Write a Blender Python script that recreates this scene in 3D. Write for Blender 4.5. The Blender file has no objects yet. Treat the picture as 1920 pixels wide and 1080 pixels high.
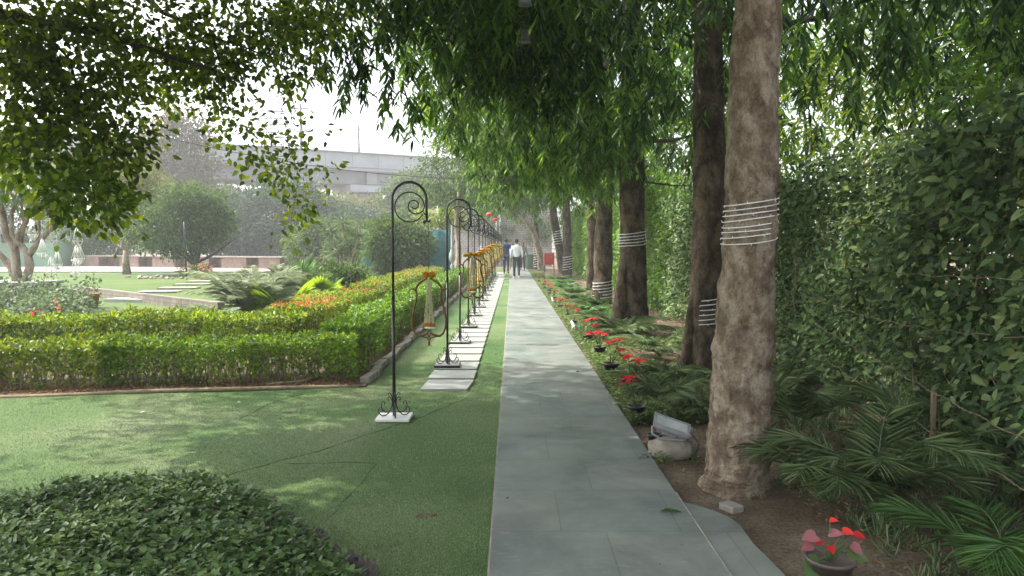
import bpy, bmesh, math, random
import numpy as np
from mathutils import Vector, Matrix, noise
random.seed(7); RNG=np.random.default_rng(11)
PI=math.pi
scene=bpy.context.scene; COL=scene.collection
# ---------------------------------------------------------------- camera
F=1387.0; CH=1.45; TH=math.atan(78/F)
def P(px,py,d):
    u=(px-960)/F; v=(540-py)/F
    dx,dy,dz=u,math.cos(TH)+v*math.sin(TH),-math.sin(TH)+v*math.cos(TH)
    t=d/dy
    return Vector((dx*t,d,CH+dz*t))
def G(px,py,z=0.0):
    u=(px-960)/F; v=(540-py)/F
    dx,dy,dz=u,math.cos(TH)+v*math.sin(TH),-math.sin(TH)+v*math.cos(TH)
    t=(z-CH)/dz
    return Vector((dx*t,dy*t,z))
cam=bpy.data.cameras.new('camera'); co=bpy.data.objects.new('camera',cam); COL.objects.link(co)
cam.sensor_width=36; cam.lens=36*F/1920; cam.clip_end=2000; cam.clip_start=.05
co.location=(0,0,CH); co.rotation_euler=(PI/2-TH,0,0); scene.camera=co
# ---------------------------------------------------------------- materials
def newmat(name):
    m=bpy.data.materials.new(name); m.use_nodes=True; nt=m.node_tree
    return m,nt,nt.nodes['Principled BSDF']
def nd(nt,t,**k):
    n=nt.nodes.new(t)
    for a,b in k.items():
        if a in n.inputs: n.inputs[a].default_value=b
        else: setattr(n,a,b)
    return n
def ramp(nt,stops,src):
    r=nt.nodes.new('ShaderNodeValToRGB'); e=r.color_ramp.elements
    while len(e)<len(stops): e.new(.5)
    for i,(p,c) in enumerate(stops):
        e[i].position=p; e[i].color=(*c,1)
    nt.links.new(src,r.inputs[0]); return r
def M(name,c,rough=.7,var=.15,scale=8,metal=0,bump=0,bscale=40,spec=.5,stretch=None):
    m,nt,b=newmat(name); L=nt.links
    tc=nd(nt,'ShaderNodeTexCoord'); src=tc.outputs['Object']
    if stretch:
        mp=nd(nt,'ShaderNodeMapping'); mp.inputs['Scale'].default_value=stretch
        L.new(src,mp.inputs[0]); src=mp.outputs[0]
    n=nd(nt,'ShaderNodeTexNoise',Scale=scale,Detail=6.0); L.new(src,n.inputs['Vector'])
    a=tuple(x*(1-var) for x in c); d=tuple(min(1,x*(1+var)) for x in c)
    r=ramp(nt,[(.3,a),(.7,d)],n.outputs[0]); L.new(r.outputs[0],b.inputs['Base Color'])
    b.inputs['Roughness'].default_value=rough; b.inputs['Metallic'].default_value=metal
    b.inputs['Specular IOR Level'].default_value=spec
    if bump:
        n2=nd(nt,'ShaderNodeTexNoise',Scale=bscale,Detail=5.0); L.new(src,n2.inputs['Vector'])
        bp=nd(nt,'ShaderNodeBump',Strength=bump,Distance=.02); L.new(n2.outputs[0],bp.inputs['Height'])
        L.new(bp.outputs[0],b.inputs['Normal'])
    return m
def LEAF(name,cols,trans=.35,rough=.45,spec=.35,tcol=None):
    m,nt,b=newmat(name); L=nt.links
    g=nd(nt,'ShaderNodeNewGeometry')
    n=len(cols); r=ramp(nt,[(i/(n-1) if n>1 else 0,c) for i,c in enumerate(cols)],g.outputs['Random Per Island'])
    tc=nd(nt,'ShaderNodeTexCoord'); ns=nd(nt,'ShaderNodeTexNoise',Scale=1.3,Detail=3.0); L.new(tc.outputs['Object'],ns.inputs['Vector'])
    mr=nd(nt,'ShaderNodeMapRange'); mr.inputs[1].default_value=.3; mr.inputs[2].default_value=.7; mr.inputs[3].default_value=.7; mr.inputs[4].default_value=1.25
    L.new(ns.outputs[0],mr.inputs[0])
    hs=nd(nt,'ShaderNodeHueSaturation'); L.new(mr.outputs[0],hs.inputs['Value']); L.new(r.outputs[0],hs.inputs['Color'])
    L.new(hs.outputs[0],b.inputs['Base Color']); b.inputs['Roughness'].default_value=rough; b.inputs['Specular IOR Level'].default_value=spec
    t=nd(nt,'ShaderNodeBsdfTranslucent')
    h2=nd(nt,'ShaderNodeHueSaturation',Hue=.475,Saturation=1.1,Value=1.7); L.new(hs.outputs[0],h2.inputs['Color']); L.new(h2.outputs[0],t.inputs['Color'])
    mx=nd(nt,'ShaderNodeMixShader'); mx.inputs[0].default_value=trans
    L.new(b.outputs[0],mx.inputs[1]); L.new(t.outputs[0],mx.inputs[2])
    L.new(mx.outputs[0],nt.nodes['Material Output'].inputs['Surface'])
    return m
def rgb(*a): return tuple(a)
MT={}
MT['ashoka']=LEAF('ashoka_leaf',[rgb(.01,.032,.009),rgb(.02,.062,.013),rgb(.045,.115,.02),rgb(.11,.22,.03)],.35,.42,.25)
MT['ashokab']=LEAF('bright_ashoka_leaf',[rgb(.022,.065,.013),rgb(.042,.11,.018),rgb(.08,.18,.026),rgb(.17,.29,.04)],.4,.45,.22)
MT['ficus']=LEAF('round_leaf',[rgb(.035,.07,.013),rgb(.07,.125,.02),rgb(.12,.2,.028),rgb(.26,.34,.038)],.48,.42,.35)
MT['hedgeleaf']=LEAF('hedge_wall_leaf',[rgb(.025,.055,.02),rgb(.06,.12,.042),rgb(.12,.2,.07),rgb(.26,.33,.13)],.32,.42,.32)
MT['gold']=LEAF('golden_hedge_leaf',[rgb(.05,.1,.018),rgb(.1,.185,.024),rgb(.17,.26,.03),rgb(.28,.35,.04)],.35,.45,.35)
MT['goldgreen']=LEAF('mixed_hedge_leaf',[rgb(.045,.1,.018),rgb(.085,.18,.024),rgb(.14,.25,.03),rgb(.23,.33,.04)],.35,.45,.35)
MT['box']=LEAF('green_hedge_leaf',[rgb(.045,.11,.018),rgb(.08,.18,.025),rgb(.12,.25,.03),rgb(.19,.32,.045)],.35,.42,.4)
MT['cover']=LEAF('ground_cover_leaf',[rgb(.03,.065,.02),rgb(.055,.11,.03),rgb(.085,.155,.045),rgb(.14,.21,.07)],.28,.5,.3)
MT['cover2']=LEAF('path_cover_leaf',[rgb(.06,.1,.035),rgb(.09,.16,.045),rgb(.15,.22,.06),rgb(.22,.28,.12)],.3,.45,.4)
MT['palm']=LEAF('palm_leaf',[rgb(.06,.115,.045),rgb(.1,.17,.065),rgb(.16,.23,.1),rgb(.28,.34,.18)],.32,.4,.45)
MT['palmgold']=LEAF('bright_palm_leaf',[rgb(.12,.24,.03),rgb(.2,.33,.04),rgb(.26,.38,.06)],.4,.4,.4)
MT['silver']=LEAF('silvery_palm_leaf',[rgb(.12,.16,.09),rgb(.19,.24,.14),rgb(.3,.35,.23)],.3,.5,.4)
MT['fern']=LEAF('fern_leaf',[rgb(.06,.14,.045),rgb(.09,.19,.055),rgb(.13,.25,.08)],.3,.5,.3)
MT['bg1']=LEAF('background_leaf',[rgb(.03,.065,.018),rgb(.05,.1,.025),rgb(.08,.14,.035),rgb(.12,.18,.045)],.3,.6,.2)
MT['bgdark']=LEAF('creeper_leaf',[rgb(.018,.042,.022),rgb(.028,.06,.03),rgb(.042,.085,.036),rgb(.08,.12,.05)],.25,.5,.3)
MT['bgyel']=LEAF('yellowing_leaf',[rgb(.08,.11,.025),rgb(.12,.15,.035),rgb(.19,.19,.045)],.3,.6,.2)
MT['bgbrown']=LEAF('olive_brown_leaf',[rgb(.07,.075,.03),rgb(.11,.105,.04),rgb(.17,.135,.05)],.3,.6,.2)
MT['grey']=LEAF('grey_green_leaf',[rgb(.07,.11,.055),rgb(.1,.15,.075),rgb(.16,.21,.11)],.3,.5,.4)
MT['redleaf']=LEAF('red_bract',[rgb(.4,.012,.015),rgb(.6,.02,.02),rgb(.75,.04,.03)],.2,.5,.3)
MT['pinkleaf']=LEAF('faded_pink_bract',[rgb(.3,.1,.11),rgb(.38,.14,.15)],.2,.5,.3)
MT['coral']=LEAF('coral_blossom',[rgb(.6,.12,.06),rgb(.75,.2,.1),rgb(.6,.25,.12)],.2,.6,.2)
MT['marigold']=M('marigold',(.62,.24,.01),.8,.3,60,bump=1,bscale=150,spec=.1)
MT['marigoldy']=M('yellow_marigold',(.58,.4,.03),.8,.3,60,bump=1,bscale=150,spec=.1)
MT['jasmine']=M('jasmine_garland',(.75,.72,.42),.8,.25,90,bump=.8,bscale=200,spec=.1)
MT['litter']=LEAF('dry_leaf',[rgb(.12,.07,.035),rgb(.2,.12,.06),rgb(.3,.2,.11),rgb(.1,.055,.03)],.1,.8,.1)
MT['iron']=M('black_iron',(.012,.012,.014),.38,.3,30,spec=.5)
MT['bronze']=M('bronze_iron',(.16,.085,.03),.4,.4,25,metal=.5)
MT['wire']=M('thin_wire',(.05,.05,.05),.5)
MT['whitewire']=M('white_cable',(.75,.76,.74),.5,.08)
MT['white']=M('white_paint',(.72,.72,.68),.5,.08,12)
MT['tile']=M('white_stone_slab',(.3,.31,.285),.5,.1,5,bump=.15,bscale=30)
MT['twig']=M('twig_bark',(.1,.07,.045),.85,.35,30)
MT['twigpale']=M('pale_twig_bark',(.22,.17,.11),.85,.3,20)
MT['branch']=M('dark_branch_bark',(.055,.043,.033),.85,.35,12,bump=.5)
MT['core']=M('hedge_interior',(.02,.026,.012),.95,.4,20,bump=1,bscale=25)
MT['black']=M('black_plastic',(.012,.013,.013),.4,.2)
MT['bell']=M('dull_grey_bell',(.09,.095,.1),.5,.2)
MT['potbrown']=M('dull_pot',(.09,.07,.06),.55,.25)
MT['terracotta']=M('terracotta',(.4,.2,.11),.8,.2)
MT['rock']=M('pale_rubble',(.27,.245,.2),.9,.3,9,bump=.8,bscale=18)
MT['darkrock']=M('dark_edging_rock',(.1,.085,.075),.9,.35,14,bump=.9,bscale=25)
MT['kerb']=M('kerb_stone',(.24,.22,.19),.9,.3,8,bump=.7,bscale=22)
MT['greymetal']=M('grey_cast_metal',(.3,.31,.32),.45,.12,20,metal=.1)
MT['glass']=M('lamp_glass',(.42,.44,.44),.12,.1,20,spec=.8)
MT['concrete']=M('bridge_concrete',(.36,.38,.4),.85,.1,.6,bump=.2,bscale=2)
MT['darkconcrete']=M('dark_concrete',(.25,.26,.27),.9,.12,.6)  # concrete a step darker than the deck and parapet
MT['teal']=M('teal_shade_net',(.015,.1,.1),.8,.25,3,bump=.5,bscale=6)
MT['pavilion']=M('mint_paint',(.16,.3,.2),.6,.08,3)
MT['redpaint']=M('red_paint',(.55,.05,.025),.5,.15)
MT['skin']=M('skin',(.27,.15,.1),.55,.08)
MT['hair']=M('hair',(.01,.009,.009),.5,.2)
MT['wshirt']=M('white_cotton',(.72,.74,.78),.85,.06,20,bump=.3,bscale=20)
MT['bkurta']=M('blue_cotton',(.02,.05,.2),.85,.2,20,bump=.3,bscale=20)
MT['trouser']=M('dark_trouser',(.014,.018,.028),.85,.2)
MT['tan']=M('tan_cloth',(.27,.23,.2),.85,.2,30)
MT['shoe']=M('dark_shoe',(.02,.02,.022),.5,.2)
MT['lblue']=M('pale_blue_cloth',(.25,.33,.6),.85,.15)
def bark(name,cols,scale=6,bump=.9):
    m,nt,b=newmat(name); L=nt.links
    tc=nd(nt,'ShaderNodeTexCoord'); mp=nd(nt,'ShaderNodeMapping'); mp.inputs['Scale'].default_value=(1,1,.62); L.new(tc.outputs['Object'],mp.inputs[0])
    n=nd(nt,'ShaderNodeTexNoise',Scale=scale,Detail=10.0,Roughness=.68,Distortion=.15); L.new(mp.outputs[0],n.inputs['Vector'])
    r=ramp(nt,[(.36,cols[0]),(.45,cols[1]),(.5,cols[2]),(.58,cols[3])],n.outputs[0])
    n2=nd(nt,'ShaderNodeTexNoise',Scale=scale*4.2,Detail=8.0,Roughness=.75,Distortion=.3); L.new(mp.outputs[0],n2.inputs['Vector'])
    r2=ramp(nt,[(.34,(.45,.42,.4)),(.44,(.85,.84,.83)),(.58,(1,1,1)),(.66,(1.25,1.24,1.2))],n2.outputs[0])
    mm=nd(nt,'ShaderNodeMix',data_type='RGBA',blend_type='MULTIPLY'); mm.inputs[0].default_value=.85
    L.new(r.outputs[0],mm.inputs[6]); L.new(r2.outputs[0],mm.inputs[7]); L.new(mm.outputs[2],b.inputs['Base Color'])
    vo=nd(nt,'ShaderNodeTexVoronoi',feature='DISTANCE_TO_EDGE',Scale=scale*3.6); mv=nd(nt,'ShaderNodeMapping'); mv.inputs['Scale'].default_value=(1,1,.55); wv=nd(nt,'ShaderNodeTexNoise',Scale=scale*2.5,Detail=4.0)
    L.new(tc.outputs['Object'],wv.inputs['Vector']); va=nd(nt,'ShaderNodeVectorMath',operation='MULTIPLY_ADD'); va.inputs[1].default_value=(.09,.09,.09); L.new(wv.outputs['Color'],va.inputs[0]); L.new(tc.outputs['Object'],va.inputs[2]); L.new(va.outputs[0],mv.inputs[0]); L.new(mv.outputs[0],vo.inputs['Vector'])
    rv=ramp(nt,[(.0,(.45,.42,.4)),(.06,(1,1,1))],vo.outputs['Distance']); sel=ramp(nt,[(.47,(0,0,0)),(.55,(.8,.8,.8))],wv.outputs[0]); m4=nd(nt,'ShaderNodeMix',data_type='RGBA',blend_type='MULTIPLY'); L.new(sel.outputs[0],m4.inputs[0]); L.new(mm.outputs[2],m4.inputs[6]); L.new(rv.outputs[0],m4.inputs[7]); L.new(m4.outputs[2],b.inputs['Base Color'])
    b.inputs['Roughness'].default_value=.9; b.inputs['Specular IOR Level'].default_value=.15
    bp=nd(nt,'ShaderNodeBump',Strength=bump,Distance=.03); L.new(n2.outputs[0],bp.inputs['Height'])
    bp2=nd(nt,'ShaderNodeBump',Strength=bump,Distance=.05); L.new(n.outputs[0],bp2.inputs['Height']); L.new(bp.outputs[0],bp2.inputs['Normal'])
    L.new(bp2.outputs[0],b.inputs['Normal']); return m
MT['bark1']=bark('flaking_brown_bark',[(.2,.145,.1),(.27,.2,.145),(.36,.28,.2),(.52,.43,.33)],8,1.0)
MT['bark2']=bark('dark_brown_bark',[(.035,.025,.019),(.065,.046,.033),(.1,.075,.052),(.16,.125,.085)],5,.8)
MT['barkpale']=bark('pale_smooth_bark',[(.2,.15,.11),(.27,.21,.16),(.33,.26,.2),(.42,.36,.3)],5,.4)
# turf
def turfmat(name,c0,c1,c2,sc=1.0):
    m,nt,b=newmat(name); L=nt.links
    tc=nd(nt,'ShaderNodeTexCoord')
    n=nd(nt,'ShaderNodeTexNoise',Scale=.55*sc,Detail=5.0,Distortion=.7); L.new(tc.outputs['Object'],n.inputs['Vector'])
    r=ramp(nt,[(.32,c0),(.5,c1),(.68,c2)],n.outputs[0])
    n2=nd(nt,'ShaderNodeTexNoise',Scale=140*sc,Detail=3.0); L.new(tc.outputs['Object'],n2.inputs['Vector'])
    r2=ramp(nt,[(.35,(.45,.45,.45)),(.65,(1.4,1.4,1.4))],n2.outputs[0])
    mm=nd(nt,'ShaderNodeMix',data_type='RGBA',blend_type='MULTIPLY'); mm.inputs[0].default_value=.8
    L.new(r.outputs[0],mm.inputs[6]); L.new(r2.outputs[0],mm.inputs[7]); L.new(mm.outputs[2],b.inputs['Base Color'])
    b.inputs['Roughness'].default_value=.8; b.inputs['Specular IOR Level'].default_value=.2
    bp=nd(nt,'ShaderNodeBump',Strength=.6,Distance=.01); L.new(n2.outputs[0],bp.inputs['Height']); L.new(bp.outputs[0],b.inputs['Normal'])
    return m
MT['seam']=M('turf_seam_shadow_gap',(.035,.055,.025),.9)
MT['turf']=turfmat('artificial_turf',(.055,.12,.035),(.09,.15,.05),(.16,.2,.1))  # lightest greyish patches put the sheen of the turf into its colour
MT['farturf']=turfmat('far_lawn_turf',(.045,.095,.018),(.07,.115,.022),(.1,.14,.03),.4)
MT['blade']=LEAF('turf_blade',[rgb(.05,.12,.035),rgb(.09,.17,.05),rgb(.15,.22,.085),rgb(.34,.37,.25)],.2,.45,.4)
def soilmat():
    m,nt,b=newmat('soil'); L=nt.links
    tc=nd(nt,'ShaderNodeTexCoord')
    n=nd(nt,'ShaderNodeTexNoise',Scale=2.2,Detail=10.0,Roughness=.65); L.new(tc.outputs['Object'],n.inputs['Vector'])
    r=ramp(nt,[(.3,(.1,.075,.052)),(.5,(.18,.14,.1)),(.7,(.29,.235,.175))],n.outputs[0])
    n2=nd(nt,'ShaderNodeTexNoise',Scale=45,Detail=8.0,Roughness=.7); L.new(tc.outputs['Object'],n2.inputs['Vector'])
    r2=ramp(nt,[(.35,(.4,.38,.36)),(.6,(1.2,1.2,1.2))],n2.outputs[0])
    mm=nd(nt,'ShaderNodeMix',data_type='RGBA',blend_type='MULTIPLY'); mm.inputs[0].default_value=.8
    L.new(r.outputs[0],mm.inputs[6]); L.new(r2.outputs[0],mm.inputs[7]); L.new(mm.outputs[2],b.inputs['Base Color'])
    b.inputs['Roughness'].default_value=.95; b.inputs['Specular IOR Level'].default_value=.1
    bp=nd(nt,'ShaderNodeBump',Strength=1.0,Distance=.03); L.new(n2.outputs[0],bp.inputs['Height']); L.new(bp.outputs[0],b.inputs['Normal'])
    return m
MT['soil']=soilmat()
def slabmat():
    m,nt,b=newmat('grey_green_stone_slabs'); L=nt.links
    tc=nd(nt,'ShaderNodeTexCoord')
    br=nd(nt,'ShaderNodeTexBrick'); br.offset=.37; br.squash=1
    br.inputs['Scale'].default_value=1; br.inputs['Brick Width'].default_value=.6; br.inputs['Row Height'].default_value=.62
    br.inputs['Mortar Size'].default_value=.0026; br.inputs['Mortar Smooth'].default_value=.2; br.inputs['Bias'].default_value=0
    br.inputs['Color1'].default_value=(.15,.175,.162,1); br.inputs['Color2'].default_value=(.19,.198,.182,1); br.inputs['Mortar'].default_value=(.1,.112,.105,1)
    mp=nd(nt,'ShaderNodeMapping'); mp.inputs['Location'].default_value=(.13,.1,0); L.new(tc.outputs['Object'],mp.inputs[0]); L.new(mp.outputs[0],br.inputs['Vector'])
    n=nd(nt,'ShaderNodeTexNoise',Scale=1.6,Detail=9.0,Roughness=.66,Distortion=.5); L.new(tc.outputs['Object'],n.inputs['Vector'])
    r=ramp(nt,[(.32,(.62,.64,.66)),(.48,(.95,.97,.97)),(.6,(1.2,1.2,1.16)),(.74,(1.6,1.58,1.5))],n.outputs[0])
    mm=nd(nt,'ShaderNodeMix',data_type='RGBA',blend_type='MULTIPLY'); mm.inputs[0].default_value=.9
    L.new(br.outputs[0],mm.inputs[6]); L.new(r.outputs[0],mm.inputs[7])
    # pale streaky scuffs
    mp2=nd(nt,'ShaderNodeMapping'); mp2.inputs['Scale'].default_value=(2.2,7,1); mp2.inputs['Rotation'].default_value=(0,0,.25); L.new(tc.outputs['Object'],mp2.inputs[0])
    n3=nd(nt,'ShaderNodeTexNoise',Scale=2.4,Detail=5.0,Distortion=2.2); L.new(mp2.outputs[0],n3.inputs['Vector'])
    r3=ramp(nt,[(.6,(0,0,0)),(.72,(.55,.55,.55))],n3.outputs[0])
    m3=nd(nt,'ShaderNodeMix',data_type='RGBA'); L.new(r3.outputs[0],m3.inputs[0]); L.new(mm.outputs[2],m3.inputs[6]); m3.inputs[7].default_value=(.27,.27,.25,1)
    L.new(m3.outputs[2],b.inputs['Base Color'])
    n2=nd(nt,'ShaderNodeTexNoise',Scale=3,Detail=6.0); L.new(tc.outputs['Object'],n2.inputs['Vector'])
    r2=ramp(nt,[(.3,(.33,)*3),(.7,(.6,)*3)],n2.outputs[0]); L.new(r2.outputs[0],b.inputs['Roughness'])
    n4=nd(nt,'ShaderNodeTexNoise',Scale=30,Detail=6.0); L.new(tc.outputs['Object'],n4.inputs['Vector'])
    bp=nd(nt,'ShaderNodeBump',Strength=.12,Distance=.01); L.new(n4.outputs[0],bp.inputs['Height'])
    bq=nd(nt,'ShaderNodeBump',Strength=.5,Distance=.004); bq.invert=True; L.new(br.outputs['Fac'],bq.inputs['Height']); L.new(bp.outputs[0],bq.inputs['Normal'])
    L.new(bq.outputs[0],b.inputs['Normal'])
    return m
MT['slab']=slabmat()
def brickmat(name,c1,c2,mo,w,h,ms,axis='XZ'):
    m,nt,b=newmat(name); L=nt.links
    tc=nd(nt,'ShaderNodeTexCoord'); sx=nd(nt,'ShaderNodeSeparateXYZ'); cx=nd(nt,'ShaderNodeCombineXYZ'); L.new(tc.outputs['Object'],sx.inputs[0])
    L.new(sx.outputs[0],cx.inputs[0]); L.new(sx.outputs[2 if axis=='XZ' else 1],cx.inputs[1])
    br=nd(nt,'ShaderNodeTexBrick'); br.inputs['Scale'].default_value=1; br.inputs['Brick Width'].default_value=w; br.inputs['Row Height'].default_value=h; br.inputs['Mortar Size'].default_value=ms
    br.inputs['Color1'].default_value=(*c1,1); br.inputs['Color2'].default_value=(*c2,1); br.inputs['Mortar'].default_value=(*mo,1)
    L.new(cx.outputs[0],br.inputs['Vector'])
    n=nd(nt,'ShaderNodeTexNoise',Scale=2.5,Detail=8.0,Roughness=.7); L.new(tc.outputs['Object'],n.inputs['Vector'])
    r=ramp(nt,[(.3,(.6,.6,.6)),(.7,(1.25,1.25,1.25))],n.outputs[0])
    mm=nd(nt,'ShaderNodeMix',data_type='RGBA',blend_type='MULTIPLY'); mm.inputs[0].default_value=.8
    L.new(br.outputs[0],mm.inputs[6]); L.new(r.outputs[0],mm.inputs[7]); L.new(mm.outputs[2],b.inputs['Base Color'])
    b.inputs['Roughness'].default_value=.9
    return m
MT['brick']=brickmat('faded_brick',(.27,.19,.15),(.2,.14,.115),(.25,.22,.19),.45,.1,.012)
MT['brickdark']=brickmat('shaded_recess_brick',(.2,.13,.12),(.16,.11,.1),(.2,.17,.15),.45,.1,.012)  # darker copy of the pier brick, recess shade put into its colour
MT['edgebrick']=brickmat('edging_brick',(.24,.2,.16),(.17,.14,.12),(.12,.11,.09),.1,.1,.012)
MT['whitewall']=brickmat('whitewashed_stone',(.48,.46,.43),(.36,.34,.32),(.26,.24,.22),.27,.13,.02)
MT['plaza']=brickmat('pink_paving',(.34,.26,.22),(.3,.235,.2),(.25,.2,.17),1.2,1.2,.01,'XY')
# ---------------------------------------------------------------- mesh helpers
class MB:
    def __init__(s): s.v=[]; s.f=[]; s.mi=[]
    def add(s,vs,fs,mi=0):
        o=len(s.v); s.v+= [tuple(v) for v in vs]; s.f+=[tuple(i+o for i in f) for f in fs]; s.mi+=[mi]*len(fs)
    def box(s,c,sz,rz=0,mi=0,rx=0,ry=0,taper=1):
        x,y,z=sz[0]/2,sz[1]/2,sz[2]/2
        vs=[Vector((a*x*(taper if c2>0 else 1),b*y*(taper if c2>0 else 1),c2*z)) for c2 in(-1,1) for b in(-1,1) for a in(-1,1)]
        R=Matrix.Rotation(rz,3,'Z')@Matrix.Rotation(ry,3,'Y')@Matrix.Rotation(rx,3,'X')
        s.add([R@v+Vector(c) for v in vs],[(0,2,3,1),(4,5,7,6),(0,1,5,4),(2,6,7,3),(0,4,6,2),(1,3,7,5)],mi)
    def tube(s,pts,r,n=8,mi=0,cap=True,jit=0,seed=0):
        pts=[Vector(p) for p in pts]; k=len(pts)
        rs=r if isinstance(r,(list,tuple)) else [r]*k
        t0=(pts[1]-pts[0]).normalized(); up=Vector((0,0,1)) if abs(t0.z)<.9 else Vector((0,1,0))
        nx=t0.cross(up).normalized(); vs=[]
        for i,p in enumerate(pts):
            t=(pts[min(i+1,k-1)]-pts[max(i-1,0)])
            t=t.normalized() if t.length>1e-9 else t0
            nx=(nx-t*nx.dot(t)); nx=nx.normalized() if nx.length>1e-6 else t.orthogonal().normalized()
            ny=t.cross(nx)
            for j in range(n):
                a=2*PI*j/n; rr=rs[i]
                if jit:
                    q=Vector((math.cos(a)*1.3+seed,math.sin(a)*1.3,i*jit*1.0+seed*3)); rr*=1+.12*noise.noise(q)+.05*noise.noise(q*3.1)+.022*noise.noise(Vector((q.x*9,q.y*9,q.z*5)))
                vs.append(p+nx*math.cos(a)*rr+ny*math.sin(a)*rr)
        fs=[(i*n+j,i*n+(j+1)%n,(i+1)*n+(j+1)%n,(i+1)*n+j) for i in range(k-1) for j in range(n)]
        if cap: fs+=[tuple(range(n-1,-1,-1)),tuple(range((k-1)*n,k*n))]
        s.add(vs,fs,mi)
    def ball(s,c,r,seg=8,ring=6,sc=(1,1,1),mi=0,bumpy=0,R=None):
        vs=[];c=Vector(c)
        for i in range(ring+1):
            a=PI*i/ring
            for j in range(seg):
                b=2*PI*j/seg; v=Vector((math.sin(a)*math.cos(b),math.sin(a)*math.sin(b),math.cos(a)))
                k=1+bumpy*noise.noise(v*2.3+c*7) if bumpy else 1
                v=Vector((v.x*sc[0],v.y*sc[1],v.z*sc[2]))*r*k
                if R: v=R@v
                vs.append(c+v)
        s.add(vs,[(i*seg+j,(i+1)*seg+j,(i+1)*seg+(j+1)%seg,i*seg+(j+1)%seg) for i in range(ring) for j in range(seg)],mi)
    def lathe(s,prof,c=(0,0,0),n=16,mi=0):
        c=Vector(c); vs=[c+Vector((r*math.cos(2*PI*j/n),r*math.sin(2*PI*j/n),z)) for r,z in prof for j in range(n)]
        k=len(prof); s.add(vs,[(i*n+j,i*n+(j+1)%n,(i+1)*n+(j+1)%n,(i+1)*n+j) for i in range(k-1) for j in range(n)],mi)
    def build(s,name,mats,parent=None,smooth=True,bevel=0):
        me=bpy.data.meshes.new(name); me.from_pydata(s.v,[],s.f); 
        for m in (mats if isinstance(mats,(list,tuple)) else [mats]): me.materials.append(MT[m] if isinstance(m,str) else m)
        me.polygons.foreach_set('material_index',s.mi)
        me.polygons.foreach_set('use_smooth',[smooth]*len(s.f)); me.update()
        bm=bmesh.new(); bm.from_mesh(me); bmesh.ops.remove_doubles(bm,verts=bm.verts,dist=1e-6)
        if bevel: bmesh.ops.bevel(bm,geom=bm.edges[:],offset=bevel,segments=2,affect='EDGES',profile=.6)
        bmesh.ops.recalc_face_normals(bm,faces=bm.faces); bm.to_mesh(me); bm.free()
        o=bpy.data.objects.new(name,me); COL.objects.link(o)
        if parent: o.parent=parent
        return o
HEX=np.array([(0,0,0),(-.5,.3,.09),(-.38,.68,.07),(0,1,0),(.38,.68,.07),(.5,.3,.09)]); HEXF=[(0,1,2,3),(0,3,4,5)]
LANCE=np.array([(0,0,0),(-.5,.28,.02),(-.42,.66,-.05),(0,1,-.16),(.42,.66,-.05),(.5,.28,.02)])
KITE=np.array([(0,0,0),(-.5,.42,.1),(0,1,-.03),(.5,.42,.1)]); KITEF=[(0,1,2),(0,2,3)]
BLADE=np.array([(-.5,0,0),(.5,0,0),(0,1,0)]); BLADEF=[(0,1,2)]
TM={'hex':(HEX,HEXF),'lance':(LANCE,HEXF),'kite':(KITE,KITEF),'blade':(BLADE,BLADEF)}
def unit(a):
    l=np.linalg.norm(a,axis=1,keepdims=True); l[l<1e-9]=1; return a/l
def leafmesh(name,pos,dirs,nrm,size,wr,tm,mat,parent=None,origin=None):
    """one mesh of many leaves; pos,dirs,nrm (N,3); size (N,) length; wr width ratio"""
    T,Fs=TM[tm]; n=len(pos)
    y=unit(dirs); x=unit(np.cross(y,nrm)); z=np.cross(x,y)
    s=np.asarray(size).reshape(-1,1,1)*np.ones((n,1,1))
    V=(T[None,:,0:1]*x[:,None,:]*wr+T[None,:,1:2]*y[:,None,:]+T[None,:,2:3]*z[:,None,:])*s+pos[:,None,:]
    if origin is not None: V=V-np.array(origin)[None,None,:]
    k=len(T); V=V.reshape(-1,3)
    fl=[len(f) for f in Fs]; base=np.concatenate([np.array(f) for f in Fs]); lt=len(base)
    loops=(base[None,:]+(np.arange(n)*k)[:,None]).reshape(-1)
    me=bpy.data.meshes.new(name); me.vertices.add(len(V)); me.vertices.foreach_set('co',V.astype(np.float32).ravel())
    me.loops.add(len(loops)); me.loops.foreach_set('vertex_index',loops.astype(np.int32))
    tot=np.tile(np.array(fl),n); st=np.concatenate([[0],np.cumsum(tot)[:-1]])
    me.polygons.add(len(tot)); me.polygons.foreach_set('loop_start',st.astype(np.int32)); me.polygons.foreach_set('loop_total',tot.astype(np.int32))
    me.materials.append(MT[mat]); me.update(calc_edges=True); 
    o=bpy.data.objects.new(name,me); COL.objects.link(o)
    if parent: o.parent=parent
    if origin is not None and not parent: o.location=origin
    return o
def rnd(n,k=3): return RNG.normal(size=(n,k))
def inball(n,shell=.0):
    v=unit(rnd(n)); r=(shell**3+(1-shell**3)*RNG.random((n,1)))**(1/3); return v*r
def empty(name,loc,label=None,cat=None,group=None,kind=None,rz=0):
    o=bpy.data.objects.new(name,None); COL.objects.link(o); o.location=loc; o.rotation_euler.z=rz; o.empty_display_size=.2
    return tag(o,label,cat,group,kind)
def tag(o,label=None,cat=None,group=None,kind=None):
    if label: o['label']=label
    if cat: o['category']=cat
    if group: o['group']=group
    if kind: o['kind']=kind
    return o
def dup(o,loc=None,rz=None,parent=None):
    c=o.copy(); COL.objects.link(c); c.parent=parent
    if loc is not None: c.location=loc
    if rz is not None: c.rotation_euler.z=rz
    for ch in list(o.children): dup(ch,parent=c)
    return c
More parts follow.
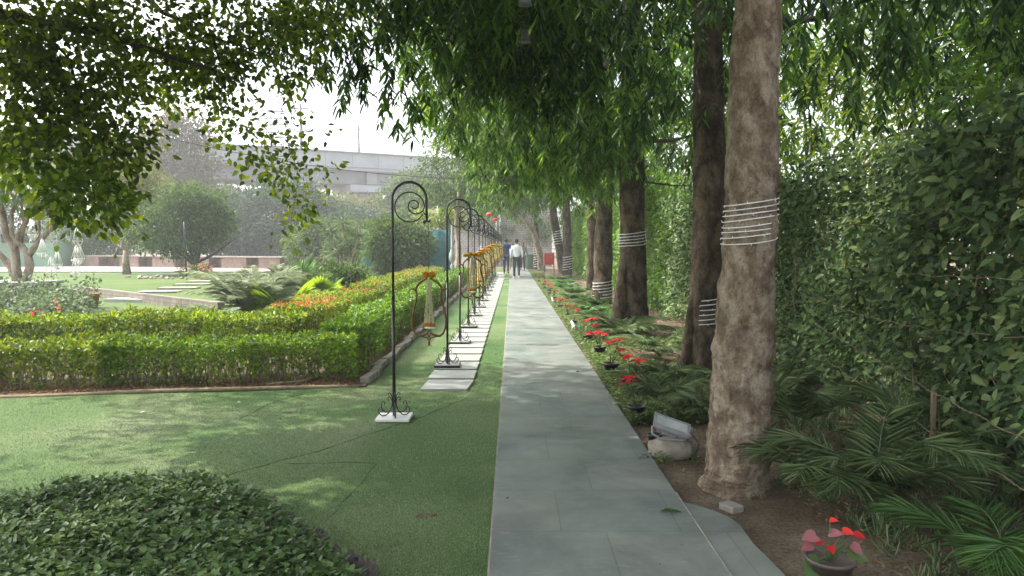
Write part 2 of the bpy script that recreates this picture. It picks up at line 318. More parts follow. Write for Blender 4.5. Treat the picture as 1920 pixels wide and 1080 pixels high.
def sheet(name,poly,z,mat,kind='structure',thick=0):
    mb=MB(); n=len(poly)
    vs=[(x,y,z) for x,y in poly]
    if thick:
        vs+=[(x,y,z-thick) for x,y in poly]
        fs=[tuple(range(n))]+[(i,i+n,(i+1)%n+n,(i+1)%n) for i in range(n)]
    else: fs=[tuple(range(n))]
    mb.add(vs,fs); o=mb.build(name,mat,smooth=False)
    if kind: o['kind']=kind
    return o
ORD=['nearest','second','third','fourth','fifth','sixth','seventh','eighth','ninth','tenth','eleventh','twelfth','thirteenth','fourteenth','fifteenth','sixteenth','seventeenth','eighteenth','nineteenth','twentieth']
TENS={2:'twenty',3:'thirty',4:'forty',5:'fifty',6:'sixty',7:'seventy'}; ONES=ORD[:10]; ONES=['first']+ORD[1:9]
def ordw(i):
    if i<20: return ORD[i]
    t,u=divmod(i+1,10); return (TENS[t][:-1]+'ieth') if u==0 else TENS[t]+'-'+ONES[u-1]
SUN_EL=50;SUN_ROT=-78;SKY=.15;SUN=2.2;EXPO=1.95;HAZE=.0017
# ================================================================ SETTING
sheet('ground',[(-210,-30),(210,-30),(210,330),(-210,330)],0,'soil')
TURFZ=.006
turf=sheet('lawn_turf',[(-14,-3),(-.105,-3),(-.105,47),(-1.5,47),(-1.5,7.55),(-14,5.65)],TURFZ,'turf')
path=sheet('path',[(-.1,-3),(.945,-3),(.945,49),(-.1,49)],.03,'slab',thick=.06)
# apron flag with the curved corner
ap=[(.95,-3),(1.2,-3)]+[tuple(G(x,y,.03).xy) for x,y in [(1476,1082),(1440,1045),(1412,1018),(1400,1001),(1388,984),(1368,969),(1340,957),(1308,947),(1275,941)]]
cur=[(1.45,-3),(1.38,1.5),(1.27,2.9)]+ap[2:]; mb=MB()
vs=[]; 
for x_,y_ in cur: vs+=[(.951,y_,.028),(max(x_,.953),y_,.028)]
k_=len(cur); vs2=[(a,b,-.02) for a,b,_ in vs]
fs=[(2*i,2*i+1,2*i+3,2*i+2) for i in range(k_-1)]+[(2*i+1,2*i+1+2*k_,2*i+3+2*k_,2*i+3) for i in range(k_-1)]
mb.add(vs+vs2,fs); tag(mb.build('path_apron','slab',smooth=False),kind='structure')
mb=MB(); mb.box((-.103,22,.012),(.009,50,.03)); mb.box((.9475,.6,.0165),(.005,7.2,.034)); tag(mb.build('path_edge_trim','rock',smooth=False),kind='structure')
# worn seams in the turf
mb=MB()
for seam in ([(430,890),(520,865),(600,845),(680,818),(735,800),(800,778),(885,742)],[(535,869),(600,868),(660,867),(706,868)],[(706,868),(690,890),(650,935),(610,980)],[(450,785),(500,760),(540,745),(575,738)]):
    pts=[G(x,y,TURFZ+.001) for x,y in seam]; fine=[]
    for a,b in zip(pts,pts[1:]):
        for t in np.linspace(0,1,9)[:-1]: 
            p=a.lerp(b,t); p+=Vector((noise.noise(p*6),noise.noise(p*6+Vector((9,0,0))),0))*.02; fine.append(p)
    mb.tube(fine,[.0015+.0045*abs(noise.noise(p*3)) for p in fine],5)
tag(mb.build('turf_seam','seam'),kind='structure')
# turf blades in the foreground
def inpoly(x,y,poly):
    c=np.zeros(len(x),bool); n=len(poly)
    for i in range(n):
        x1,y1=poly[i];x2,y2=poly[(i+1)%n]
        if y1==y2: continue
        m=((y1>y)!=(y2>y))&(x<(x2-x1)*(y-y1)/(y2-y1)+x1); c^=m
    return c
n=330000
y=3.0+ (RNG.random(n)**1.7)*9; x=-.12-RNG.random(n)*np.minimum(y*.74,6.4)
ok=inpoly(x,y,[(-7,2.5),(-.11,2.5),(-.11,13),(-1.5,13),(-1.5,7.52),(-7,6.65)])
x,y=x[ok],y[ok]; n=len(x)
pos=np.stack([x,y,np.full(n,TURFZ)],1)
dr=rnd(n)*.6+np.array([0,0,1.0]); dr[:,2]=np.abs(dr[:,2])+.25
o=leafmesh('turf_blades',pos,dr,rnd(n),.007+.007*RNG.random(n),.22,'blade','blade'); tag(o,'short green artificial turf pile covering the lawn in the foreground','turf',kind='stuff')
# far lawns and plaza
K0=G(150,551); K1=G(420,587)   # line of the low brick kerb
far=sheet('far_lawn',[(-75,36.4),(-75,26),tuple(K0.xy+Vector((-3,.6))),tuple(K0.xy),tuple(K1.xy),(-3.9,16.2),(-3.7,36.4)],.16,'farturf',thick=.15)
low=sheet('lower_lawn',[(-40,24),(K0.x-.2,K0.y-.1),(K1.x,K1.y-.12),(-3.8,15.5),(-3.8,10.6),(-30,10.3)],.012,'farturf')
sheet('plaza_paving',[(-80,37.0),(-4.2,37.0),(-4.2,51),(-80,58)],.17,'plaza',thick=.17)
mb=MB(); mb.box((-42,36.72,.11),(76,.3,.2)); tag(mb.build('plaza_border_path','kerb',smooth=False),kind='structure')
sheet('back_terrace',[(-3.9,31),(-2.2,31),(-2.2,37),(-3.9,37)],.02,'plaza')
# low edging wall between the two lawns
d=(K1-K0); L=d.length; ang=math.atan2(d.y,d.x)
mb=MB(); mb.box((L/2,-.06,.12),(L,.16,.24)); lw=mb.build('edging_wall','edgebrick',smooth=False); lw.location=K0; lw.rotation_euler.z=ang
tag(lw,'long low brick edging wall between the upper and the lower lawn','low wall')
mb=MB(); mb.box((0,0,.05),(1.9,.55,.1)); o=mb.build('stone_step','tile',smooth=False,bevel=.01); o.location=G(268,567); o.rotation_euler.z=-.22
tag(o,'flat grey stone step lying at the foot of the low edging wall','step')
# stone path in the far lawn
for i,(px,py,w) in enumerate([(300,548,1.0),(336,541,1.0),(362,534,1.0),(383,528.5,1.0),(425,524,1.6),(455,521,1.6)]):
    mb=MB(); mb.box((0,0,.02),(w*1.1,.62,.04)); o=mb.build('garden_slab','rock',smooth=False,bevel=.008); o.location=G(px,py,.165); o.rotation_euler.z=.15
    tag(o,f'flat white slab in the far lawn, {ORD[i]} of the row leading to the round tree' if i else 'flat white slab in the far lawn, nearest of the row leading to the round tree','paving slab','slabs crossing the far lawn')
# bed soil under left hedges
sheet('hedge_bed',[(-14,5.64),(-1.51,7.54),(-1.51,32),(-3.8,32),(-3.8,10.6),(-14,10.2)],.02,'soil',thick=.02)
# stepping slabs beside the path
i=0; yy=7.32; xs=[]
while yy<40:
    mb=MB(); w=.50; dpt=.50+RNG.random()*.02
    sk=.055 if i==0 else 0
    xc=-.665+.0025*(yy-7); z=.03
    vs=[(xc-w/2,yy,0),(xc+w/2-sk*.6,yy,0),(xc+w/2+.01,yy+dpt,0),(xc-w/2+.02,yy+dpt,0)]
    vs=[(a,b,z-.03) for a,b,_ in vs]+[(a,b,z) for a,b,_ in vs]
    mb.add([(a-xc,b-yy,c) for a,b,c in vs],[(0,3,2,1),(4,5,6,7),(0,1,5,4),(1,2,6,5),(2,3,7,6),(3,0,4,7)])
    o=mb.build('stepping_stone','tile',smooth=False,bevel=.005); o.location=(xc,yy,0)
    tag(o,('nearest' if i==0 else ordw(i))+' white stepping slab from the near end, beside the path','stepping stone','white stepping slabs beside the path')
    i+=1; yy+=.615
o=sheet('crossing_slab',[(-.4,32.6),(-.11,32.6),(-.11,33.4),(-.4,33.4)],.034,'tile')
# kerb stones along hedge
protos=[]
for k in range(5):
    mb=MB(); L=.36+.05*k; n=7
    mb.box((0,0,.035),(.1,L,.09)); o=mb.build('kerb_stone','kerb',smooth=False,bevel=.012)
    for v in o.data.vertices:
        q=v.co*7+Vector((k*5,0,0)); v.co+=Vector((noise.noise(q),noise.noise(q+Vector((3,1,2))),noise.noise(q+Vector((7,7,1)))))*.018
    protos.append((o,L)); 
yy=7.7; i=0
while yy<31:
    p,L=protos[i%5]; o=p if i<5 else dup(p)
    o.location=(-1.545-.0035*(yy-7.7)+.018*math.sin(i*2.3),yy+L/2,0); o.rotation_euler.z=.06*math.sin(i*1.7)
    tag(o,('nearest' if i==0 else ordw(i))+' rough grey kerb stone at the foot of the long clipped hedge','kerb stone','kerb stones along the long hedge'); yy+=L+.02; i+=1
# front bed edging: thin weathered board
mb=MB(); pts=[(-14+t*12.45,5.62+t*12.45*.1525+.02*math.sin(t*40),.02+.01*math.sin(t*23)) for t in np.linspace(0,1,50)]
mb.tube(pts,.022,6); o=mb.build('bed_edging','twigpale'); tag(o,'thin weathered edging strip along the front of the clipped hedge bed','edging')
mb=MB(); mb.tube([G(500,721,.03),G(560,716,.035),G(605,706,.04)],.016,6); o=mb.build('fallen_stick','twigpale'); tag(o,'pale stick lying under the corner of the front hedge','stick')
# ================================================================ generic foliage
def blobs_to_leaves(blobs,clump,sigma,down=.5,up=.6):
    """blobs: (center, radii, nleaves)"""
    Ps=[];Ds=[]
    for c,r,nl in blobs:
        c=np.array(c);r=np.array(r); nc=max(3,int(nl/clump)); cc=inball(nc,.45)*r*.93
        idx=RNG.integers(0,nc,nl); p=cc[idx]+rnd(nl)*sigma
        Ps.append(p+c); Ds.append(unit(p/r)*.7+unit(p-cc[idx]+1e-6)*.5)
    P_=np.concatenate(Ps);D_=np.concatenate(Ds); D_=D_+rnd(len(D_))*.45; D_[:,2]-=down
    N_=rnd(len(D_))*.6; N_[:,2]+=up
    return P_,D_,N_
def crown(name,blobs,clump,sigma,size,mat,parent,tm='kite',wr=.5,down=.5,var=.35,up=.6):
    o0=np.array(parent.location) if parent else None
    p,d,n=blobs_to_leaves(blobs,clump,sigma,down,up)
    ok=p[:,2]>.05; p,d,n=p[ok],d[ok],n[ok]
    s=size*(1-var+2*var*RNG.random(len(p)))
    o=leafmesh(name,p,d,n,s,wr,tm,mat,None,o0)
    if parent: o.parent=parent; o.location=(0,0,0)
    return o
def rel(pts,o): return [Vector(p)-Vector(o) for p in pts]
def limb(mb,a,b,r0,r1,bend=.15,n=8,seg=8,seed=0):
    a=Vector(a);b=Vector(b);L=(b-a).length; pts=[]
    for i in range(n+1):
        t=i/n; p=a.lerp(b,t); q=Vector((t*2.3+seed*3.1,seed*1.7,0)); w=math.sin(PI*t)*bend*L
        p+=Vector((noise.noise(q),noise.noise(q+Vector((5,5,5))),noise.noise(q+Vector((9,2,4)))*.6))*w; pts.append(p)
    mb.tube(pts,[r0+(r1-r0)*i/n for i in range(n+1)],seg); return pts
# ---------------- box hedges
def hedge(label,p0,p1,w,h,mat,dens,leaf,flower=None,group=None,twigc='twig',hvar=.07):
    p0=Vector(p0);p1=Vector(p1); L=(p1-p0).length; ang=math.atan2(p1.y-p0.y,p1.x-p0.x)
    root=empty('clipped_hedge',(p0.x,p0.y,0),label,'hedge',group,rz=ang)
    def hh(x,y): return h*(1+hvar/h*np.sin(x*2.1+p0.x)*.6)+ .025*np.sin(x*7+y*9)+.02*np.sin(x*17-y*5)
    At=L*w; As=L*h*2+2*w*h
    nt=int(At*dens*1.5); x=RNG.random(nt)*L; y=(RNG.random(nt)-.5)*w; z=hh(x,y)-np.abs(rnd(nt,1)[:,0])*.05+.015
    P1=np.stack([x,y,z],1); D1=rnd(nt)*.7+[0,0,.55]; N1=rnd(nt)*.5+[0,0,1]
    ns=int(As*dens); x=RNG.random(ns)*L; sd=np.sign(RNG.random(ns)-.5); zz=h*(1-RNG.random(ns)**1.7*.95)
    y=sd*(w/2-np.abs(rnd(ns,1)[:,0])*.05+.02*np.sin(x*5+zz*9)-.05*(1-zz/h))
    P2=np.stack([x,y,zz],1); D2=rnd(ns)*.6+np.stack([0*x,sd*.7,0*x+.1],1); N2=rnd(ns)*.6+np.stack([0*x,sd*.5,0*x+.7],1)
    ne=int(2*w*h*dens*1.2); y=(RNG.random(ne)-.5)*w; sd=np.sign(RNG.random(ne)-.5); zz=h*(1-RNG.random(ne)**1.7*.95)
    x=np.where(sd<0,np.abs(rnd(ne,1)[:,0])*.05,L-np.abs(rnd(ne,1)[:,0])*.05)
    P3=np.stack([x,y,zz],1); D3=rnd(ne)*.6+np.stack([sd*.7,0*x,0*x+.1],1); N3=rnd(ne)*.6+[0,0,.7]
    # interior
    ni=int(At*h*dens*3); P4=np.stack([RNG.random(ni)*L,(RNG.random(ni)-.5)*w*.9,(.3+.7*RNG.random(ni))*h*.95],1)
    Pp=np.concatenate([P1,P2,P3,P4]); Dd=np.concatenate([D1,D2,D3,rnd(ni)]); Nn=np.concatenate([N1,N2,N3,rnd(ni)])
    # sprigs sticking out of the top
    k=int(L*16); sx=RNG.random(k)*L; sy=(RNG.random(k)-.5)*w; ids=RNG.integers(0,k,k*7)
    Ps=np.stack([sx[ids],sy[ids],hh(sx[ids],sy[ids])+(.02+.09*RNG.random(k)**2)[ids]*RNG.random(k*7)],1)+rnd(k*7)*.012
    Pp=np.concatenate([Pp,Ps]);Dd=np.concatenate([Dd,rnd(k*7)*.6+[0,0,.8]]);Nn=np.concatenate([Nn,rnd(k*7)])
    s=leaf*(.65+.7*RNG.random(len(Pp)))
    leafmesh('foliage',Pp,Dd,Nn,s,.55,'hex',mat,root)
    mb=MB()
    for i in range(int(L*w*110)):
        a=Vector((RNG.random()*L,(RNG.random()-.5)*w*.92,0)); lean=Vector((RNG.normal()*.07,RNG.normal()*.06,h*(.6+.35*RNG.random())))
        b=a+lean; m=a.lerp(b,.5)+Vector((RNG.normal()*.02,RNG.normal()*.02,0)); mb.tube([a,m,b],[.006,.0045,.002],4,cap=False)
        for q in range(2):
            c=a.lerp(b,.3+.5*RNG.random()); mb.tube([c,c+Vector((RNG.normal()*.09,RNG.normal()*.09,.06+.1*RNG.random()))],[.0035,.0015],3,cap=False)
    mb.build('twigs',twigc,root)
    if flower:
        nf=int(At*flower); x=RNG.random(nf)*L; keep=(np.sin(x*1.7)+np.sin(x*4.1+2))>-.3; x=x[keep]; y=(RNG.random(len(x))-.5)*w
        c=np.stack([x,y,hh(x,y)+.03],1); idx=np.repeat(np.arange(len(x)),10); pp=c[idx]+rnd(len(idx))*.016
        leafmesh('blossoms',pp,rnd(len(idx))+[0,0,.8],rnd(len(idx)),.02,.8,'kite','coral',root)
    return root
hedge('front clipped hedge with bright yellow-green top and brown twiggy side, facing the turf',(-9,6.98),(-4.2,7.72),.7,.44,'gold',1150,.046,twigc='twigpale')
hedge('green front hedge continuing to the corner beside the lawn, left of the nearest shepherd hook',(-4.2,7.72),(-1.72,8.1),.7,.45,'goldgreen',1300,.042,twigc='twigpale')
hedge('second clipped hedge row of yellow-green leaves just behind the front hedge at left',(-10.5,9.35),(-2.9,10.25),.75,.5,'gold',900,.052)
hedge('long clipped green hedge running beside the kerb stones towards the far end',(-1.92,8.3),(-1.98,30),.5,.56,'box',1150,.042)
hedge('flowering hedge with coral blossoms behind the corner of the long hedge',(-3.15,10.7),(-3.1,15.2),.9,.56,'gold',1100,.04,flower=60)
hedge('farther flowering hedge beyond the gap, left of the long hedge',(-3.15,16.2),(-3.1,29),.85,.6,'gold',800,.045,flower=26)
# dry soil litter under hedges
n=9000; x=-9+RNG.random(n)*7.4; y=7.0+.1525*(x+4.9)+.02+RNG.random(n)*.5
p=np.stack([x,y,.022+RNG.random(n)*.02],1)
p2=np.stack([-1.62-RNG.random(3000)*.25,7.7+RNG.random(3000)*14,.022+RNG.random(3000)*.02],1)
# right-hand bed litter
n3=14000; y3=2.4+RNG.random(n3)**1.6*22; x3=1.0+RNG.random(n3)*2.4; ok=~((y3<4.6)&(x3<1.62)); 
p3=np.stack([x3,y3,.004+RNG.random(n3)*.015],1)[ok]
pp=np.concatenate([p,p2,p3]); nn=len(pp)
o=leafmesh('leaf_litter',pp,rnd(nn)*[1,1,.25],rnd(nn)*.4+[0,0,1],.016+.024*RNG.random(nn),.5,'kite','litter'); tag(o,'dry brown leaf litter scattered over the soil of the beds','leaf litter',kind='stuff')
# ---------------- foreground ground cover bed
bed=[tuple(G(x,y,.0).xy) for x,y in [(-300,1000),(-120,985),(30,962),(150,935),(280,918),(400,918),(500,948),(545,985),(590,1020),(640,1062),(700,1110),(760,1200),(800,1400),(-600,1400)]]
sheet('ground_cover_bed',bed,.012,'soil')
bx=np.array([b[0] for b in bed]);by=np.array([b[1] for b in bed])
n=26000; x=bx.min()+RNG.random(n)*(bx.max()-bx.min()); y=by.min()+RNG.random(n)*(by.max()-by.min())
ok=inpoly(x+.05,y+.03,bed)&inpoly(x,y,bed)&(y>2.2); x,y=x[ok],y[ok]; nc=len(x)
h=.03+.035*(.5+.5*np.sin(x*5.1+y*4.3)*np.sin(y*7-x*3))+RNG.random(nc)**1.5*.09
per=4; idx=np.repeat(np.arange(nc),per); az=RNG.random(len(idx))*2*PI
d=np.stack([np.cos(az),np.sin(az),-.25+1.0*RNG.random(len(idx))],1)
p=np.stack([x[idx],y[idx],h[idx]],1)+d*.006-np.array([0,0,1])*(RNG.random((len(idx),1))**2*.06)
o=leafmesh('ground_cover',p,d,rnd(len(idx))*.4+[0,0,1],.022+.026*RNG.random(len(idx)),.58,'hex','cover'); tag(o,'low leafy green ground cover filling the bed in the bottom left corner','ground cover',kind='stuff')
mb=MB()
for i in range(0,nc,6): mb.tube([(x[i],y[i],.01),(x[i]+.01,y[i],h[i])],[.0022,.0015],3,cap=False)
o=mb.build('ground_cover_stems','twigpale'); tag(o,'thin stems under the ground cover in the bottom left bed','plant stems',kind='stuff')
for i,(px,py,s) in enumerate([(512,952,.035),(535,962,.04),(553,985,.05),(578,1000,.04),(600,1012,.045),(627,1030,.035),(650,1044,.05),(668,1056,.045),(690,1072,.05),(507,935,.03)]):
    mb=MB(); mb.ball((0,0,0),s*.82,14,9,(1.3,.85,.75),bumpy=1.0); o=mb.build('edging_rock','darkrock'); o.location=G(px+4,py+6,.012); o.rotation_euler=(0,.2*i,i*1.3)
    tag(o,['brown rock','brown rock','flat dark rock','dark rock','round grey-brown rock','small pale rock','large dark rock','dark rock','dark rock','small brown rock'][i]+f' edging the ground cover bed, {ORD[i] if i else "first"} from the top of the row' if i<9 else 'smallest brown rock hidden in leaves at the top end of the bed edging','rock','rocks edging the ground cover bed')
# holes, leaf and debris on turf and path
o=leafmesh('fallen_leaf',np.array([list(G(1237,958,.036))]),np.array([[1,-.15,0.]]),np.array([[0,0,1.]]),np.array([.12]),.36,'hex','ashoka'); tag(o,'single green leaf lying on the stone path at the bottom right','leaf')
for px,py,s,m,lb in [(1083,696,.012,'darkrock','small dark pebble lying in the middle of the path'),(268,773,.014,'white','small white scrap lying on the turf at left'),(448,754,.01,'white','tiny white scrap on the turf below the hedge corner')]:
    mb=MB(); mb.ball((0,0,0),s,8,5,(1.4,1,.5),bumpy=.5); o=mb.build('pebble' if m=='darkrock' else 'paper_scrap',m); o.location=G(px,py,.04 if px>900 else .012); tag(o,lb,'pebble' if m=='darkrock' else 'scrap')
mb=MB(); a=G(527,773,.015); mb.tube([a,a+Vector((.09,.01,0))],.005,5); tag(mb.build('broken_stick','twigpale'),'short pale stick lying on the turf below the hedge','stick')
mb=MB(); mb.ball((0,0,0),.04,10,5,(1.5,.8,.25),bumpy=.6); o=mb.build('turf_hole','soil'); o.location=G(795,968,.004); tag(o,kind='structure')
# ---------------- ground cover strip right of the path
nt_=1500; ty=2.6+RNG.random(nt_)**1.2*6.5; tx=1.55+RNG.random(nt_)**.7*1.35; kk=~((ty<4.2)&(tx<1.75)); tx,ty=tx[kk],ty[kk]; ii=np.repeat(np.arange(len(tx)),9)
dd=rnd(len(ii))*.45+[0,0,.8]; o=leafmesh('undergrowth',np.stack([tx[ii],ty[ii],0*tx[ii]],1)+rnd(len(ii))*[.012,.012,0],dd,rnd(len(ii)),(.04+.09*RNG.random(len(tx))**2)[ii],.07,'lance','palm'); tag(o,'thin grassy undergrowth on the soil between the palms and the hedge wall','undergrowth',kind='stuff')
nd_=150; y_=3.2+RNG.random(nd_)*6; x_=-3.2+RNG.random(nd_)*4.1; z_=np.where(x_>-.1,.034,.014)
o=leafmesh('scattered_debris',np.stack([x_,y_,z_],1),rnd(nd_)*[1,1,.1],rnd(nd_)*.2+[0,0,1],.008+.022*RNG.random(nd_)**2,.4,'kite','litter'); tag(o,'tiny dry leaf bits and grit scattered over the turf and the path','debris',kind='stuff')
n=12000; y=5.9+RNG.random(n)**1.5*36; x=.97+np.abs(rnd(n,1)[:,0])*.33; keep=x<1.9+.02*y; x,y=x[keep],y[keep]
idx=np.repeat(np.arange(len(x)),5); az=RNG.random(len(idx))*2*PI
d=np.stack([np.cos(az),np.sin(az),.4*RNG.random(len(idx))],1); hh=.05+.06*RNG.random(len(x))
p=np.stack([x[idx],y[idx],hh[idx]],1)+d*.012-np.array([0,0,1])*RNG.random((len(idx),1))*.05; p[:,0]=np.maximum(p[:,0],.955)
o=leafmesh('path_side_cover',p,d,rnd(len(idx))*.4+[0,0,1],.024+.02*RNG.random(len(idx)),.6,'kite','cover2'); tag(o,'low light-green ground cover creeping along the right edge of the path','ground cover',kind='stuff')
# ================================================================ SHEPHERD HOOKS
def scroll(c,a0,a1,r0,r1,n,plane):
    pts=[]
    for i in range(n+1):
        t=i/n; a=a0+(a1-a0)*t; r=r0+(r1-r0)*t
        pts.append(Vector(c)+plane*(r*math.cos(a))+Vector((0,0,1))*(r*math.sin(a)))
    return pts
def make_hook(plate_mat):
    root=empty('shepherd_hook',(0,0,0))
    mb=MB(); mb.tube([(0,0,.03),(0,0,1.02)],.0135,10); mb.tube([(0,0,1.0),(0,0,1.06)],.0145,10)
    X=Vector((1,0,0))
    arc=[(0,0,1.04),(0,0,1.4),(0,0,1.83)]+[(.14-.14*math.cos(a),0,1.83+.14*math.sin(a)) for a in np.linspace(0,PI,19)[1:]]+[(.281,0,1.74),(.283,0,1.665)]
    mb.tube(arc,.0105,10); mb.build('pole','iron',root)
    mb=MB(); s=[]
    # big ring then inner volute
    c=Vector((.142,0,1.765))
    for a in np.linspace(-.45,-2*PI+.15,34): s.append(c+Vector((.122*math.cos(a),0,.122*math.sin(a))))
    c2=Vector((.192,0,1.772)); 
    for i,a in enumerate(np.linspace(.0,-2.8*PI,34)):
        t=i/33; r=.058*(1-t)**.8+.014; cc=c2.lerp(Vector((.172,0,1.778)),t); s.append(cc+Vector((r*math.cos(a),0,r*math.sin(a))))
    mb.tube(s,.0055,7); mb.tube([(.245,0,1.735),(.262,0,1.715),(.272,0,1.70)],.005,6); mb.build('scroll',"iron",root)
    mb=MB(); mb.tube([(.283,0,1.672),(.286,0,1.65),(.296,0,1.642),(.306,0,1.65),(.308,0,1.662)],.007,8)
    mb.tube([(.283,0,1.665),(.274,0,1.648),(.262,0,1.645)],.006,6); mb.ball((.262,0,1.642),.013,8,6,(1,.7,1.2)); mb.build('hook_tip','iron',root)
    mb=MB()
    for k in range(4):
        a=k*PI/2+PI/4*.3; H=Vector((math.cos(a),math.sin(a),0)); Z=Vector((0,0,1))
        def q(r,z): return H*r+Z*z
        mb.tube([q(.012,.17),q(.018,.11),q(.04,.06),q(.07,.035),q(.1,.032),q(.122,.05),q(.13,.075),q(.122,.098),q(.105,.1),q(.096,.085),q(.102,.072)],.0052,6)
        mb.tube([q(.04,.062),q(.075,.06),q(.1,.085),q(.108,.12),q(.1,.148),q(.083,.15),q(.076,.135),q(.083,.124)],.0042,6)
        mb.tube([q(.012,.13),q(.02,.17),q(.04,.19),q(.052,.178),q(.05,.16),q(.04,.158)],.0048,6)
        mb.tube([q(.012,.17),q(.022,.205),q(.038,.225),q(.05,.215),q(.046,.2)],.0042,6)
    mb.build('base_scrolls','iron',root)
    mb=MB(); mb.box((0,0,.015),(.28,.26,.022)); mb.build('base_plate',plate_mat,root,smooth=False,bevel=.003)
    return root
HK=[(-.985,6.12)]+[(-.765,8.72+2.12*i) for i in range(13)]
h0=make_hook('white'); h1=make_hook('tile')
mb=MB(); mb.box((0,-.135,.014),(.29,.012,.026)); mb.box((-.145,0,.014),(.012,.28,.026)); mb.box((.145,0,.014),(.012,.28,.026)); mb.build('plate_frame','iron',h1,smooth=False)
for i,(x,y) in enumerate(HK):
    o=h0 if i==0 else h1 if i==1 else dup(h1)
    z=TURFZ+.002 if i==0 else .032
    o.location=(x,y,z); o.rotation_euler.z=.04*math.sin(i*2.1)
    tag(o,'nearest and largest black iron shepherd hook, standing on a white square plate on the turf' if i==0 else f'{ordw(i)} black iron shepherd hook from the near end, standing on the row of white slabs','shepherd hook','black shepherd hooks in a row beside the path')
# ================================================================ HANGING ORNAMENTS (lyre frames with garlands)
KK=.000742
def make_orn(orange,wire):
    root=empty('hanging_ornament',(0,0,0))
    def q(x,y,z=0): return Vector(((x-760)*KK,z,-(y-160)*KK-.01))
    mb=MB()
    for s in(-1,1):
        def w(x,y,z=0): v=q(x,y,z); return Vector((s*-v.x if s>0 else v.x,v.y,v.z))
        mb.tube([w(745,222),w(700,248),w(655,280),w(625,315),w(615,350),w(622,385)],[.006,.009,.01,.009,.008,.006],8)
        mb.tube([w(535,385),w(540,362),w(562,345),w(592,347),w(615,365),w(626,400),w(618,460),w(600,540),w(580,620),w(570,700),w(578,780),w(602,840),w(640,872),w(690,868),w(730,848),w(752,820),w(757,800)],[.003,.005,.007,.008,.008,.008,.0085,.009,.009,.009,.009,.0095,.011,.011,.009,.007,.004],8)
        mb.tube([w(625,858),w(690,880),w(735,890),w(765,930),w(768,985)],[.006,.007,.006,.006,.004],7)
        mb.tube([w(764,930),w(756,965),w(742,985),w(725,992)],[.005,.004,.003,.002],6)
        mb.tube([w(757,800),w(742,830),w(752,870),w(764,900)],[.004,.005,.005,.004],6)
        mb.tube([w(740,790,.01),w(738,815,.01),w(752,850,0)],.003,5)
    mb.build('lyre_frame','bronze',root)
    mb=MB(); rr=random.Random(3)
    for k in range(9):
        a=k*2*PI/9; 
        for j in range(30):
            t=j/29; wdt=(6+44*t**.8)*KK; p=q(760,235+485*t)+Vector((math.cos(a)*wdt,math.sin(a)*wdt,0))+Vector((rr.gauss(0,.0015),rr.gauss(0,.0015),0))
            mb.ball(p,.0062*rr.uniform(.7,1.4),5,3,(1,1,1.5))
    mb.build('jasmine_strings','jasmine',root)
    mb=MB()
    for dx in (-.026,.026): mb.ball(q(760,187)+Vector((dx,-.004,0)),.029,12,8,(1,1,.95),bumpy=.25)
    mb.build('top_marigolds','marigold',root); mb=MB()
    for k in range(8):
        a=k*PI/4; mb.ball(q(760,745)+Vector((math.cos(a)*.036,math.sin(a)*.036,0)),.0165,8,6,bumpy=.3)
    mb.build('marigold_ring','marigold',root)
    if orange:
        mb=MB(); rr=random.Random(5)
        for s in(-1,1):
            for j in range(46):
                t=j/45; x=760+s*(40+ 60*math.sin(PI*t)*.45+ (12 if t>.8 else 0)); p=q(x,215+610*t,-.012)
                mb.ball(p+Vector((rr.gauss(0,.002),rr.gauss(0,.003),0)),.0085,6,4,bumpy=.3)
            for k in range(4): mb.ball(q(760+s*(35+k*27),190+k*2,0),.023,8,6,bumpy=.3)
        mb.build('marigold_strings','marigoldy',root)
    mb=MB(); mb.lathe([(.0,0),(.046,0),(.05,.006),(.0,.006)],q(772,785),14); mb.build('plate','white',root)
    mb=MB(); mb.tube([(0,0,-.03),(0,0,wire)],.0022,5); mb.build('hanging_wire','wire',root)
    return root
oa=make_orn(False,.405); ob=make_orn(True,.29)
for i,(x,y) in enumerate(HK):
    o=oa if i==0 else ob if i==1 else dup(ob)
    rz=h0.rotation_euler.z if i==0 else .04*math.sin(i*2.1); tip=Vector((.296*math.cos(rz),.296*math.sin(rz)))
    base=TURFZ+.002 if i==0 else .032
    o.location=(x+tip.x,y+tip.y,base+1.642-(.405 if i==0 else .29)+(0 if i<3 else .04*(i-2) if i<6 else .14)); o.rotation_euler.z=[0,.1,.9,-.4,.5,1.2,-.8,.2,.7,-.3,1,.1,.6,-.5][i]
    tag(o,'lyre-shaped bronze ornament with pale jasmine strings hanging from the nearest shepherd hook' if i==0 else f'orange-garlanded lyre ornament hanging from the {ordw(i)} shepherd hook from the near end','ornament','garlanded lyre ornaments hanging from the hooks')
# ================================================================ ASHOKA TREES
def sprays(blobs,k=11,leaf=.16,spread=.11,drop=.27):
    """drooping sprays: each spray = k long leaves down a hanging twig"""
    Ps=[];Ds=[];Ns=[];tw=[]
    for c,r,n in blobs:
        c=np.array(c);r=np.array(r); n=int(n*1.75); ncl=max(4,n//10); cc=inball(ncl,.4)*r; id0=RNG.integers(0,ncl,n)
        s=cc[id0]+rnd(n)*np.array([.22,.22,.22])+c
        az=RNG.random(n)*2*PI; ax=np.stack([np.cos(az)*.35,np.sin(az)*.35,-np.ones(n)],1); ax=unit(ax)
        L=drop*(.6+.8*RNG.random(n))
        for j in range(k):
            t=(j+.5)/k; p=s+ax*(L*t)[:,None]
            a2=az+j*2.4+RNG.random(n)*.6
            out=np.stack([np.cos(a2),np.sin(a2),np.zeros(n)],1)
            d=out*(.95-.25*t)+np.array([0,0,-1.0])*(.45+.75*RNG.random((n,1)))+rnd(n)*.15
            Ps.append(p); Ds.append(d); Ns.append(out*.9+np.array([0,0,.5])+rnd(n)*.35)
    return np.concatenate(Ps),np.concatenate(Ds),np.concatenate(Ns)
